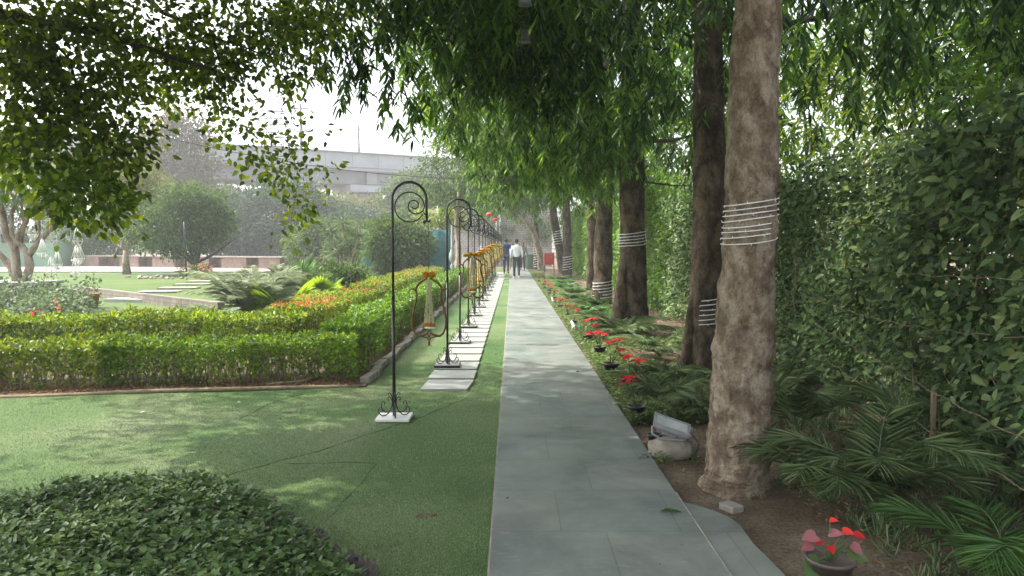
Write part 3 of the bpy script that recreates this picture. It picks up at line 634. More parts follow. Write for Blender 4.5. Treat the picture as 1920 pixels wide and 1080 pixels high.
def ashoka(label,base,trunk,radii,blobs,mat='bark2',extra=None,branches=(),leaf=.16,k=11,extra_trunks=(),jit=.12,wr=.225,lmat='ashoka',name='mast_tree'):
    root=empty(name,base,label,'tree','tall trees with drooping leaves beside the path')
    mb=MB()
    pts=[Vector(t)-Vector(base) for t in trunk]; fine=[];rs=[]
    m=44 if mat=='bark1' else 22
    for i in range(len(pts)-1):
        for j in range(m): t=j/m; fine.append(pts[i].lerp(pts[i+1],t)); rs.append(radii[i]+(radii[i+1]-radii[i])*t)
    fine.append(pts[-1]); rs.append(radii[-1])
    mb.tube(fine,rs,96 if mat=='bark1' else 36,jit=jit*.5 if mat=='bark1' else jit,seed=base[1])
    for et,er in extra_trunks: mb.tube(rel(et,base),er,20,jit=.3,seed=4)
    for i,(a,b,r0,r1) in enumerate(branches): limb(mb,Vector(a)-Vector(base),Vector(b)-Vector(base),r0,r1,.12,seed=i+base[1])
    mb.build('trunk',mat,root)
    p,d,n=sprays(blobs,k,leaf)
    s=leaf*.92*(.55+.7*RNG.random(len(p)))
    leafmesh('crown',p-np.array(base),d,n,s,wr,'lance',lmat,root)
    return root
def V(*a): return tuple(a)
# 1: big foreground trunk
b1=G(1385,940); b1=(1.36,4.36,0)
ashoka('big foreground tree with flaking pinkish-brown trunk wrapped in white lights',b1,
   [(1.33,4.36,-.05),(1.345,4.36,.12),(1.36,4.36,.5),(1.375,4.36,1.0),(1.405,4.36,1.7),(1.41,4.37,2.4),(1.44,4.38,3.2),(1.5,4.5,6.5)],[.205,.185,.177,.168,.148,.137,.132,.09],
   [((-.1,4.9,4.0),(1.4,.9,.75),300),((1.5,4.6,4.6),(2.6,2.2,1.5),420),((3.4,5.2,3.45),(1.6,1.2,.8),120),((1.0,2.0,4.6),(2.2,1.6,1.0),260),((2.9,4.6,3.7),(1.2,.9,.7),100)],mat='bark1',jit=.25,
   branches=[((1.5,4.5,3.8),(.0,5,3.9),.04,.012),((1.5,4.5,3.7),(3.6,5.2,3.5),.045,.012)],leaf=.15)
b2=(2.22,8.35,0)
ashoka('second trunk from the near end, standing half behind the big flaking trunk',b2,
   [(2.2,8.35,-.05),(2.2,8.35,.6),(2.22,8.35,1.8),(2.2,8.35,3.0),(2.1,8.4,7)],[.25,.2,.178,.165,.1],
   [((-.7,8.3,4.75),(1.7,1.1,1.2),560),((.2,8.2,4.0),(1.1,.9,.8),230),((-1.17,8.1,3.3),(.06,.1,.5),13),((-1.75,7.9,3.55),(.4,.5,.25),24),((-2.4,7.9,3.9),(.35,.5,.3),24),((1.0,8.2,4.4),(2.0,1.5,1.5),460),((3.9,8.0,3.9),(2.1,1.2,1.2),270),((1.8,8.6,6.8),(2.6,2.2,2.0),260),((4.6,7.0,3.4),(1.0,.9,.6),50)],
   branches=[((2.1,8.4,4.2),(-1.2,8.2,4.3),.05,.012),((2.1,8.4,3.9),(4.4,8,3.8),.05,.012)],leaf=.17,extra_trunks=[([(1.98,8.3,-.05),(2.0,8.3,.4),(2.08,8.3,1.3)],[.1,.08,.03])])
b3=(1.95,12.1,0)
ashoka('third trunk from the near end, dark and fluted with a double root, above the ferns',b3,
   [(1.95,12.1,-.05),(1.98,12.1,.5),(1.97,12.1,1.3),(1.93,12.1,3.2),(1.9,12.1,8)],[.3,.245,.215,.19,.1],
   [((.3,12.3,4.6),(1.9,1.5,1.9),560),((-.9,12.6,5.2),(1.2,1.2,1.6),260),((.9,11.6,3.3),(1.2,.9,.7),180),((3.5,12,4.2),(1.9,1.5,1.7),380),((1.0,12.6,7.3),(2.8,1.8,1.8),260)],
   branches=[((1.9,12.1,3.9),(.2,12,4),.05,.015),((1.9,12.1,3.1),(3.3,12,3.3),.04,.012),((1.92,12.1,2.5),(2.9,12.3,2.45),.02,.008)],leaf=.18,lmat='ashokab',wr=.23,extra_trunks=[([(1.72,11.95,-.05),(1.76,11.98,.5),(1.84,12.03,1.2),(1.9,12.1,1.9)],[.16,.13,.1,.04])])
b4=(2.28,18.6,0)
ashoka('fourth trunk from the near end, wrapped low in white lights above the ferns',b4,
   [(2.26,18.6,-.05),(2.28,18.6,.6),(2.3,18.6,2),(2.35,18.6,3.5),(2.3,18.6,9)],[.27,.235,.21,.19,.1],
   [((.3,18,5.0),(2.5,2.0,2.3),620),((.9,17,3.55),(1.5,1.2,.6),200),((3.6,18,4.6),(1.8,1.8,2.2),260),((.5,18.5,8.2),(3.0,2.2,2.2),240),((1.9,16,3.4),(1.0,1.2,.7),140)],leaf=.2,k=10,lmat='ashokab',wr=.23)
for i,(bx,by_,lb,w) in enumerate([(2.7,25,'thin dark trunk in shade behind the fourth trunk, close to the hedge wall',.16),(2.6,34.7,'slim straight grey trunk with a white light wrap, right of the dark far trunk',.2),(2.55,39.5,'dark far trunk leaning slightly left beside the red bin',.22),(1.55,46.5,'farthest pale trunk wrapped with cord beside the far end of the path',.16)]):
    lean=-.35 if i==2 else -.05
    ashoka(lb,(bx,by_,0),[(bx+(.2 if i==2 else 0),by_,-.05),(bx,by_,1.2),(bx+lean,by_,3.2),(bx+lean*1.5,by_,9)],[w*1.15,w,w*.9,w*.5],
       [((bx-1.9,by_,5.3),(2.6,2.6,2.1),430),((bx-1.9,by_-1,8),(2.9,2.6,2.2),230),((bx+1.0,by_,4.6),(1.8,2.4,2.2),200)]+([((bx-3.4,by_-1.5,4.4),(1.6,1.6,1.0),160)] if i else []),leaf=.24,k=8,lmat='ashokab',wr=.23)
# leaning pale tree at far end
bl=(1.72,43.5,0)
ashoka('pale slender tree leaning left over the far end of the path',bl,[(1.75,43.5,-.05),(1.65,43.5,.9),(1.3,43.5,2.2),(.7,43.5,3.1),(-.1,43.4,4.0),(-1,43.2,5)],[.24,.2,.17,.15,.12,.06],
   [((-.8,42.5,5.6),(2.6,2.2,1.5),380),((.8,42.5,5.2),(1.6,1.6,.9),150),((-.9,40,8.5),(2.6,2.4,2.4),220)],mat='barkpale',leaf=.26,k=8)
# pale-leaved tree at the far left of the avenue
ro=empty('broadleaf_tree',(-2.6,35,0),'light green broadleaf tree closing the left side of the avenue above the hooks','tree')
mb=MB(); limb(mb,(0,0,-.05),(.1,0,4),.14,.08,.05); limb(mb,(.05,0,2.9),(-1,0,4.6),.07,.03); limb(mb,(.05,0,3),(.9,0,4.6),.06,.03); mb.build('trunk','barkpale',ro)
crown('crown',[((-2.6,35,4.9),(1.9,1.7,1.9),5200),((-2.2,34,7.4),(1.9,1.7,1.8),3200),((-.9,35,4.6),(1.3,1.3,1.0),1800)],26,.2,.17,'bg1',ro,tm='lance',wr=.34,down=.9)
# ---------------- white light strings on the trunks
def lights(label,c,z0,z1,turns,r,rtop=None,br=.0045,lean=0):
    root=empty('light_string',(c[0],c[1],z0),label,'string lights','white light strings wound round trunks')
    mb=MB(); mb2=MB(); pts=[]; n=turns*28
    for i in range(n+1):
        t=i/n; a=t*turns*2*PI; rr=(r+((rtop or r)-r)*t)*(1+.02*noise.noise(Vector((t*30,c[1],0)))); z=(z1-z0)*t+.018*math.sin(a+1)+.008*noise.noise(Vector((t*21,1,c[0])))
        pts.append(Vector((rr*math.cos(a)+lean*t,rr*math.sin(a),z)))
    mb.tube(pts,br,6)
    for i in range(0,n,5):
        p=pts[i]; o_=Vector((p.x,p.y,0)).normalized(); s=1 if (i//5)%2 else -1
        mb2.tube([p,p+o_*br*1.5+Vector((0,0,s*.012*max(1,br/.0045)))],[br*.9,br*.6],5)
    mb.build('cable','whitewire',root); mb2.build('small_bulbs','whitewire',root)
lights('white light string wound eight times round the big foreground trunk',(1.392,4.36),1.46,1.72,8,.16,.154,br=.0035,lean=.012)
lights('white light string wound six times round the second trunk',(2.215,8.35),.56,.88,6,.208,.2,br=.0055)
lights('white light string wound five times round the third, fluted trunk',(1.96,12.1),1.44,1.68,5,.225,.22,br=.0065)
lights('white light string wound five times low round the fourth trunk above the ferns',(2.285,18.6),.12,.58,6,.265,.245,br=.009)
lights('white light string wound round the slim straight far trunk',(2.6,34.7),.3,1.0,6,.225,.21,br=.014)
lights('pale cord wound high round the dark leaning far trunk',(2.43,39.5),1.5,2.3,6,.24,.24,br=.014)
lights('pale cord wound round the farthest trunk at the end of the path',(1.55,46.5),.1,1.6,10,.19,.18,br=.016)
# ================================================================ HEDGE WALL ON THE RIGHT
def hedgewall(label,y0,y1,x0,x1,h,dens,leaf,seed,lmat='hedgeleaf',depth=.5):
    root=empty('hedge_wall',(x0,y0,0),label,'hedge','tall leafy hedge wall sections behind the trees')
    L=y1-y0; n=int(L*h*dens)
    ncl=int(n/14); cy=RNG.random(ncl)*L; cz=RNG.random(ncl)*h*(1+.05*np.sin(cy*1.3)); cx=np.abs(rnd(ncl,1)[:,0])*depth*.6+.14*np.sin(cy*2.1+cz*3)+.1*np.sin(cy*5.3-cz*4)
    id_=RNG.integers(0,ncl,n); p=np.stack([cx[id_],cy[id_],cz[id_]],1)+rnd(n)*[.06,.1,.09]
    p[:,0]+= (x1-x0)*p[:,1]/L
    ok=(p[:,2]>.02+.3*RNG.random(n)**2); p=p[ok]; n=len(p)
    d=rnd(n)*.6+[-.45,0,-.45]; nn=rnd(n)*.5+[-.7,-.15,.55]
    leafmesh('foliage',p,d,nn,leaf*(.55+.8*RNG.random(n)),.46,'hex',lmat,root)
    mb=MB()
    for i in range(int(L*9)):
        yy=RNG.random()*L; xx=.15+RNG.random()*.4+(x1-x0)*yy/L; a=Vector((xx,yy,0)); b=a+Vector((RNG.normal()*.15,RNG.normal()*.35,h*(.5+.5*RNG.random())))
        limb(mb,a,b,.012,.004,.1,5,5,seed=i)
    for i in range(int(L*14)):
        yy=RNG.random()*L; a=Vector((.12+(x1-x0)*yy/L+RNG.random()*.3,yy,.3+RNG.random()*(h-.4))); b=a+Vector((RNG.normal()*.15-.1,RNG.normal()*.35,RNG.normal()*.25)); limb(mb,a,b,.005,.002,.1,3,4,seed=i)
    mb.build('stems','twigpale',root)
    return root
hedgewall('nearest stretch of the tall leafy hedge wall at the right edge, with large leaves',2.3,5.6,2.75,2.95,2.25,3600,.085,1,depth=.55)
hedgewall('second stretch of the hedge wall, right behind the big foreground trunk',5.6,9.5,2.95,3.05,2.2,3400,.07,2)
hedgewall('third stretch of the hedge wall between the second and third trunks',9.5,15,3.05,3.15,2.3,2300,.075,3)
hedgewall('fourth stretch of the hedge wall, light green behind the ferns and the fourth trunk',15,26,3.1,3.2,2.9,1000,.09,4,lmat='box')
hedgewall('farthest stretch of the hedge wall near the red bin',26,48,3.2,3.3,3.3,520,.13,5,lmat='box')
# dark boundary fence with cloth behind the hedge
for i,(yy,xx,h) in enumerate([(4.55,2.62,.55),(4.2,2.78,.42)]):
    mb=MB(); mb.box((0,0,h/2),(.026,.026,h)); o=mb.build('fence_post','twigpale' if i==0 else 'twig',smooth=False,bevel=.004); o.location=(xx,yy,0); tag(o,['short pale wooden fence post at the foot of the hedge','short dark wooden fence post at the foot of the hedge, nearer the camera'][i],'fence post')
def barb(label,a,b,sag=.03):
    a=Vector(a);b=Vector(b);mb=MB(); n=60; pts=[a.lerp(b,i/n)+Vector((0,0,-sag*math.sin(PI*i/n)+.006*math.sin(i*1.1))) for i in range(n+1)]
    mb.tube(pts,.002,5)
    for i in range(1,n,1):
        p=pts[i]; dd=(pts[min(i+1,n)]-p).normalized()
        for s in(-1,1):
            w=dd.cross(Vector((0,s*.6,1))).normalized()*.012; mb.tube([p-w,p+w],.0018,4)
    o=mb.build('barbed_wire','twigpale'); tag(o,label,'barbed wire','rusty barbed wires strung through the hedge')
barb('lowest barbed wire, crossing the palm fronds down to the bottom right',(2.35,5.6,.62),(2.35,2.9,.3))
barb('second barbed wire from the bottom, at the fence post foot',(2.55,6.2,.8),(2.5,2.9,.45))
barb('middle barbed wire crossing the hedge wall behind the big trunk',(2.8,7.2,1.0),(2.62,3.3,1.02),.1)
barb('upper barbed wire showing through the leaves of the hedge wall',(2.8,7.4,1.35),(2.62,3.2,1.3),.06)
# ================================================================ PALMS / FERNS
def palm(name,label,base,nfr,L,leaflet,mat='palm',rise=.8,spread=1.0,pairs=38,wr=.042,cat='palm',group=None,az0=None,stem=True,droop=.62,seed=0):
    root=empty(name,base,label,cat,group); rr=random.Random(seed+int(base[1]*100))
    mb=MB(); Ps=[];Ds=[];Ns=[];Ss=[]
    for f in range(nfr):
        az=rr.random()*2*PI if az0 is None else az0[f%len(az0)]+rr.gauss(0,.12)
        H=Vector((math.cos(az),math.sin(az),0)); l=L*rr.uniform(.7,1.15); rs=rise*rr.uniform(.7,1.25); sp=spread*rr.uniform(.75,1.2)
        pts=[]
        for i in range(15):
            t=i/14; pts.append(H*(l*sp*(t*.95))+Vector((0,0,l*(rs*t-droop*rs*t*t*.95)+.02))+H*.02)
        side=H.cross(Vector((0,0,1)))
        tw=rr.gauss(0,.25)
        pts=[p+side*tw*.4*(i/14)**2*l for i,p in enumerate(pts)]
        mb.tube(pts,[.006*L*(1-.8*i/14)+.0012 for i in range(15)],5,cap=False)
        for k in range(pairs):
            t=.16+.84*k/(pairs-1); x=t*14; i=min(13,int(x)); p=pts[i].lerp(pts[i+1],x-i); tg=(pts[i+1]-pts[i]).normalized()
            sd=tg.cross(Vector((0,0,1))); sd=sd.normalized() if sd.length>.01 else side
            ll=leaflet*(.35+1.0*math.sin(PI*min(1,.12+t*.8)))*rr.uniform(.85,1.15)
            for s in(-1,1):
                d=sd*s*(1.05-.5*t)+tg*(.6+.6*t)+Vector((0,0,-.05+rr.gauss(0,.14)))
                Ps.append(p);Ds.append(d);Ns.append(Vector((0,0,1))+sd*s*-.35);Ss.append(ll)
    mb.build('stalks',mat,root)
    leafmesh('fronds',np.array([list(v) for v in Ps]),np.array([list(v) for v in Ds]),np.array([list(v) for v in Ns]),np.array(Ss),wr,'lance',mat,root)
    return root
palm('areca_palm','large feathery palm with arching fronds right of the big foreground trunk',(2.0,4.0,0),13,.72,.19,rise=1.2,spread=.8,pairs=24,wr=.036,seed=1)
palm('areca_palm','small feathery palm between the big foreground trunk and the nearest red potted plant',(1.78,4.1,0),8,.6,.16,rise=1.15,spread=.8,pairs=22,wr=.036,seed=4)
palm('areca_palm','bright-tipped feathery palm spreading over the bottom right corner',(2.12,3.05,0),12,.62,.17,rise=1.1,pairs=23,wr=.036,mat='fern',seed=2)
palm('areca_palm','grey-green palm against the hedge foot, at the right edge of the picture',(2.6,4.4,0),10,.8,.2,rise=1.3,spread=.75,pairs=24,wr=.036,seed=3)
palm('areca_palm','small palm left of the big foreground trunk, in front of the second trunk',(1.7,6.05,0),14,.42,.12,rise=1.0,seed=5)
palm('areca_palm','dark grassy palm clump behind the big trunk, at the hedge foot',(2.25,5.7,0),9,.65,.18,pairs=22,rise=1.35,spread=.75,seed=6)
palm('areca_palm','palm clump at the foot of the third trunk',(1.95,9.6,0),18,.7,.16,rise=.9,seed=7)
palm('areca_palm','low palm clump between the potted plants and the third trunk',(1.75,8.0,0),12,.42,.12,rise=.8,seed=8)
palm('areca_palm','upright palm clump hiding the base of the third trunk',(1.75,11.3,0),18,.75,.18,rise=1.0,seed=9)
for i,(x,y) in enumerate([(2.6,7.2),(2.55,8.8),(2.75,10.6),(1.45,6.9)]):
    palm('areca_palm',['dark low palm by the hedge foot behind the big trunk, farther back','low palm by the hedge foot between the second and third trunks','palm by the hedge foot right of the third trunk','small palm right behind the red plant on the brick border'][i],(x,y,0),14,.42+.08*(i<3),.13,rise=.95,seed=60+i)
for i,(x,y) in enumerate([(1.75,13.6),(1.7,15.6),(1.9,17.4),(1.75,19.6),(1.9,22.0),(1.8,24.6),(2.0,27.6),(1.95,31)]):
    palm('fern_clump',f'feathery green fern clump behind the red flowers, {ordw(i) if i else "nearest"} of the row before the hedge wall',(x,y,0),28,.5,.11,mat='fern',rise=.9,pairs=22,wr=.1,cat='fern',group='fern clumps along the hedge wall',seed=20+i)
# ================================================================ RED POTTED PLANTS
def pot(mb,r,h,mi=0): mb.lathe([(.0,0),(r*.72,0),(r*.95,h*.86),(r*1.06,h*.87),(r*1.08,h),(r*.98,h),(r*.93,h*.85),(0,h*.85)],(0,0,0),18,mi)
def poinsettia(scale,seed,nred=3):
    rr=random.Random(seed); root=empty('potted_red_plant',(0,0,0)); s=scale
    mb=MB(); pot(mb,.075*s,.13*s); mb.build('pot','black',root)
    mb=MB(); tips=[]
    for k in range(nred):
        a=rr.random()*6.28; b=Vector((math.cos(a)*.09*s*rr.uniform(.3,1.2),math.sin(a)*.09*s,s*rr.uniform(.27,.4))); mb.tube([(0,0,.1*s),b*.55+Vector((0,0,.06*s)),b],[.005*s,.004*s,.003*s],5); tips.append(b)
    mb.build('stems','twig',root)
    P1=[];D1=[];P2=[];D2=[];
    for b in tips:
        n=rr.randint(6,9)
        for j in range(n):
            a=6.28*j/n+rr.random()*.4; P1.append(list(b)); D1.append([math.cos(a),math.sin(a),rr.uniform(-.5,.15)])
        for j in range(4):
            a=rr.random()*6.28; P2.append(list(b*rr.uniform(.6,.92))); D2.append([math.cos(a),math.sin(a),rr.uniform(-.6,.1)])
    n=len(P1); leafmesh('red_bracts',np.array(P1),np.array(D1),rnd(n)*.25+[0,0,1],.085*s*(.7+.5*RNG.random(n)),.48,'hex','redleaf',root)
    n=len(P2); leafmesh('leaves',np.array(P2),np.array(D2),rnd(n)*.25+[0,0,1],.085*s*(.8+.4*RNG.random(n)),.5,'hex','cover',root)
    return root
pr=[poinsettia(.85,s,nn) for s,nn in((1,2),(2,3),(3,3),(4,2))]
spots=[(1.03,6.05,1.1,0,'red-leaved potted plant behind the near floodlight, nearest the big trunk on the path side'),
 (1.13,7.0,1.3,0,'red potted plant in a black pot standing on the brick border of the soil bed'),
 (1.1,8.15,1.3,1,'second red potted plant beyond the brick border, black pot among ground cover'),
 (1.14,9.55,1.25,2,'third red potted plant beyond the brick border, level with the foot of the third trunk'),
 (1.12,10.9,1.2,1,'fourth red potted plant beyond the brick border, just before the white far floodlight')]
for i in range(9): spots.append((1.1+.05*math.sin(i*3),13.2+1.9*i+.6*math.sin(i*5),1.0,i%4,f'small red potted plant in the far row, {ORD[i] if i else "first"} beyond the white floodlight'))
used=set()
for x,y,s,k,lb in spots:
    o=pr[k] if k not in used else dup(pr[k]); used.add(k); o.location=(x,y,.015); o.scale=(s,s,s); o.rotation_euler.z=y*2.3
    tag(o,lb,'potted plant','red potted plants along the right edge of the path')
# near anthurium-like plant
ra=empty('potted_red_plant',G(1556,1100),'nearest potted plant with broad heart-shaped leaves, red and faded pink, at the bottom right','potted plant','red potted plants along the right edge of the path')
mb=MB(); pot(mb,.098,.13); mb.build('pot','potbrown',ra)
mb=MB(); mb.lathe([(0,.108),(.088,.108)],(0,0,0),16); mb.build('potting_soil','soil',ra)
def pa(px,py): 
    q=P(px,py,ra.location.y)-ra.location; return q
R_=[(1555,1023,.036,'redleaf',(0,-.6,-.2)),(1556,975,.026,'redleaf',(.3,-.3,.1)),(1580,995,.036,'redleaf',(.8,-.5,.0)),(1602,1001,.036,'redleaf',(.9,-.5,-.2)),(1540,1013,.03,'redleaf',(-.7,-.4,-.2)),(1530,1004,.055,'pinkleaf',(-1,-.35,-.05)),(1555,1000,.045,'pinkleaf',(.5,-.5,.2)),(1597,1020,.045,'pinkleaf',(.5,-.4,-.5)),(1522,1022,.04,'pinkleaf',(-1,-.2,-.3))]
mb=MB()
for px,py,_,_,_ in R_: 
    b=pa(px,py); mb.tube([(0,0,.11),(b.x*.3,0,.11+(b.z-.11)*.5),b],[.004,.0035,.0025],5)
gl=[(1537,1050,.085,(-.75,-.5,-.5)),(1590,1035,.07,(.9,-.3,-.25)),(1570,1030,.05,(.3,.5,-.3))]
for px,py,_,_ in gl:
    b=pa(px,py); mb.tube([(0,0,.11),b*.6+Vector((0,0,.06)),b],[.004,.0035,.0025],5)
mb.build('stems','palm',ra)
def heart(lst,name,mat):
    mb=MB()
    for px,py,s,d in lst:
        b=pa(px,py); d=Vector(d).normalized(); nz=Vector((0,-.55,.8)); x=d.cross(nz).normalized(); nz=x.cross(d)
        out=[(0,0),(.3,-.1),(.5,.1),(.54,.4),(.4,.78),(.16,1.08),(0,1.3)]; ring=[(u,v) for u,v in out]+[(-u,v) for u,v in out[-2:0:-1]]
        vs=[b]+[b+x*u*s*1.05+d*v*s+nz*s*(.18*abs(u)-.12*v*v) for u,v in ring]
        n=len(ring); mb.add([b+d*s*.3-nz*.06*s]+vs[1:],[(0,i+1,(i+1)%n+1) for i in range(n)])
    mb.build(name,mat,ra)
heart([(a,b,c,e) for a,b,c,m,e in R_ if m=='redleaf'],'red_leaves','redleaf'); heart([(a,b,c,e) for a,b,c,m,e in R_ if m=='pinkleaf'],'pink_leaves','pinkleaf'); heart(gl,'green_leaves','cover')
# empty pot beside floodlight, bricks
mb=MB(); pot(mb,.05,.11); o=mb.build('black_pot','black'); o.location=G(1228,842); tag(o,'small black pot standing behind the near floodlight rock','plant pot')
for i,(px,py,l,m,lb) in enumerate([(1178,762,.3,'kerb','pale brick lying at the end of the ground cover, under the red potted plant'),(1220,760,.16,'rock','short broken brick beside the longer pale brick'),(1371,956,.085,'rock','small pale brick chunk at the foot of the big foreground trunk, beside the path corner'),(1268,757,.2,'kerb','half-buried brick right of the broken brick, behind the floodlight')]):
    mb=MB(); mb.box((0,0,.025),(l,.11,.05)); o=mb.build('loose_brick','kerb',smooth=False,bevel=.01); o.location=G(px,py)-Vector((0,0,.015)); o.rotation_euler.z=[0,.1,.5,-.1][i]; tag(o,lb,'brick')
# ================================================================ FLOODLIGHTS
def flood(label,loc,s,rz,tilt,mat='greymetal',roll=0):
    root=empty('floodlight',loc,label,'floodlight',rz=rz); R=Matrix.Rotation(roll,3,'Y')@Matrix.Rotation(tilt,3,'X')
    c=Vector((0,0,.1*s))
    def part(mb,name,m,bev=.004,tf=True):
        if tf: mb.v=[tuple(R@Vector(v)+c) for v in mb.v]
        return mb.build(name,m,root,smooth=False,bevel=bev*s)
    mb=MB(); 
    w,h,t=.125*s,.085*s,.05*s
    a=[(-w,-h,0),(w,-h,0),(w,h,0),(-w,h,0)]; b=[(-w,-h,-.018*s),(w,-h,-.018*s),(w,h,-.018*s),(-w,h,-.018*s)]; cc=[(-w*.75,-h*.7,-t),(w*.75,-h*.7,-t),(w*.75,h*.7,-t),(-w*.75,h*.7,-t)]
    mb.add(a+b+cc,[(0,1,2,3),(0,4,5,1),(1,5,6,2),(2,6,7,3),(3,7,4,0),(4,8,9,5),(5,9,10,6),(6,10,11,7),(7,11,8,4),(11,10,9,8)])
    part(mb,'housing',mat)
    mb=MB()
    for x,y,sx,sy in((0,h*.93,2*w*1.04,.016*s),(0,-h*.93,2*w*1.04,.016*s),(w*.96,0,.016*s,2*h*.8),(-w*.96,0,.016*s,2*h*.8)): mb.box((x,y,.004*s),(sx,sy,.012*s))
    part(mb,'bezel',mat,.002)
    mb=MB(); mb.box((0,0,.0025*s),(2*w*.86,2*h*.82,.004*s)); part(mb,'glass','glass',0.0005)
    mb=MB()
    for sx in(-1,1): mb.tube([(sx*w*1.06,0,.085*s),(sx*w*1.06,0,.03*s),(sx*w*.6,0,-.0*s)],.008*s,6)
    mb.box((0,0,.0),(1.5*w,.045*s,.008*s)); part(mb,'bracket',mat,.001,False)
    mb=MB(); mb.box((0,0,-t-.014*s),(w*.7,h*.6,.03*s)); part(mb,'gear_box',mat)
    mb=MB(); mb.tube([(w*.3,.02*s,.06*s),(w*1.0,.0,.05*s),(w*1.45,-.02*s,-.02*s),(w*1.2,-.06*s,-.09*s)],.005*s,6); mb.build('cable','black',root)
    return root
rk=G(1262,858)
mb=MB(); mb.ball((0,0,.055),.15,20,12,(1.1,.7,.62),bumpy=.35)
for i,v in enumerate(mb.v): mb.v[i]=(v[0],v[1],max(0,min(v[2],.125+.01*v[0])))
o=mb.build('concrete_lump','rock'); o.location=rk; tag(o,'rounded pale concrete lump beside the path carrying the near floodlight','rock')
flood('grey rectangular floodlight tilted upward on the concrete lump beside the path',(rk.x-.01,rk.y,.13),1.0,-.2,.2,roll=.3)
o=flood('white floodlight seen edge-on among the far red potted plants',(1.06,12.2,.06),.8,.9,.75,'white',roll=.5)
mb=MB(); o=flood('small white floodlight far along the path edge between red potted plants',(1.05,18.2,.06),.7,.8,.8,'white',roll=.4)
# weeds around lump
p,d,n=blobs_to_leaves([((rk.x-.13,rk.y-.14,.03),(.09,.04,.04),120),((rk.x+.12,rk.y-.15,.02),(.14,.03,.03),60),((rk.x+.0,rk.y-.35,.01),(.3,.1,.02),60),((1.75,4.3,.02),(.2,.25,.04),120)],12,.02,0,.8)
o=leafmesh('weeds',p,d,n,.022,.6,'kite','cover2'); tag(o,'small pale weeds sprouting in the soil round the concrete lump','weeds',kind='stuff')
# ================================================================ OVERHANGING TREE (near left)
bo=(-6.6,3.2,0)
ov=empty('overhanging_tree',bo,'near tree with small rounded dark leaves overhanging the whole upper left','tree')
mb=MB(); B=Vector(bo)
limb(mb,(0,0,-.05),(.3,.3,3.6),.3,.22,.04,seg=14)
brs=[((-6.3,3.5,3.4),P(180,60,5.8),.12,.03),(P(180,60,5.8),P(400,130,6.4),.03,.012),((-6.3,3.5,3.5),P(250,-30,6.6),.1,.035),(P(250,-30,6.6),P(300,20,6.7),.035,.022),(P(300,20,6.7),P(400,70,6.8),.022,.012),(P(400,70,6.8),P(440,200,6.9),.012,.005),(P(100,60,5.6),P(90,330,5.6),.02,.006),(P(60,40,5.6),P(130,110,5.7),.02,.008),(P(130,110,5.7),P(200,300,5.7),.012,.004),
 (P(400,70,6.8),P(520,110,6.9),.012,.005),(P(520,110,6.9),P(570,250,6.9),.006,.003),(P(450,185,6.9),P(520,270,6.9),.005,.002),(P(520,180,6.9),P(560,330,6.9),.004,.002),(P(560,330,6.9),P(545,420,6.9),.003,.0015),((-6.3,3.5,3.6),(-4,7,5.5),.1,.03),((-6.3,3.5,3.6),(-2.5,2.5,5.2),.1,.03),((-6.3,3.5,3.6),(-8,6,5.5),.1,.03)]
for i,(a,b,r0,r1) in enumerate(brs): limb(mb,Vector(a)-B,Vector(b)-B,r0,r1,.06,10,7,seed=i+3)
mb.build('trunk','branch',ov)
bl=[]
def pb(px,py,rx,ry,d,n,rd=.45):
    c=P(px,py,d); k=d/F; bl.append((tuple(c),(rx*k,rd,ry*k),n))
for a in [(40,40,130,90,5.6,1900),(150,110,120,100,5.8,1900),(40,190,110,100,5.6,1700),(130,260,110,90,5.7,1700),(50,305,90,42,5.6,900),(160,365,50,55,5.5,800),(182,408,24,20,5.5,110),(225,260,55,45,5.8,420),(255,296,30,22,5.8,130),(205,320,50,35,5.8,260),
  (270,40,110,80,6.3,1500),(330,110,60,55,6.5,520),(300,150,50,45,6.5,300),(400,90,70,70,6.8,900),(420,150,50,50,6.8,420),(430,212,34,40,6.8,190),(350,160,36,22,6.6,110),(300,192,22,18,6.5,50),(420,265,35,25,6.8,70),(455,240,22,25,6.8,80),(385,205,18,18,6.8,35),(435,10,110,60,6.9,900),(520,60,75,70,6.9,800),(500,140,45,32,6.9,150),(545,115,45,40,6.9,200),
  (548,232,18,20,6.9,50),(535,272,26,22,6.9,90),(500,312,42,20,6.9,105),(545,325,42,26,6.9,150),(592,300,24,22,6.9,40),(480,290,25,18,6.9,50),(605,325,18,22,6.9,30),(555,370,28,28,6.9,120),(540,405,28,18,6.9,75),(530,432,16,14,6.9,26),(605,252,16,8,6.9,20),(600,20,90,50,6.9,500),
  (20,110,60,60,5.4,500),(230,180,45,50,6.0,260),(150,385,38,25,5.5,160)]: pb(*a)
crown('crown',[(a,b_,int(n*.68)) for a,b_,n in bl],18,.08,.06,'ficus',ov,tm='hex',wr=.66,down=.6,up=.5)
# unseen rest of the same crown, leaf blobs added to shade turf and path
bl2=[((-5.2,6.6,5.3),(3.0,1.6,.6),1200),((-3.2,3.6,4.6),(2.6,2.0,.9),2200),((-1.0,5.2,5.1),(2.0,1.6,.8),1500),((-8,4,5.4),(2,2,.9),900),((-5,1,4.6),(3,2,1.2),1500),((-6.2,8.6,6.6),(3.5,1.6,1.3),2200),((-1.5,1,4.4),(2.5,2,.8),900)]
crown('upper_shade_crown',[(a,b_,int(n*(1.7 if a[0]<-4 else 3.2))) for a,b_,n in bl2]+[((-3.9,4.6,5.3),(1.4,1.7,.7),4500),((-3.2,6.2,5.2),(2.2,1.6,.9),7000),((-2.6,4.6,4.8),(1.8,1.4,.8),5000)],16,.2,.15,'ficus',ov,tm='kite',wr=.66,down=.4)
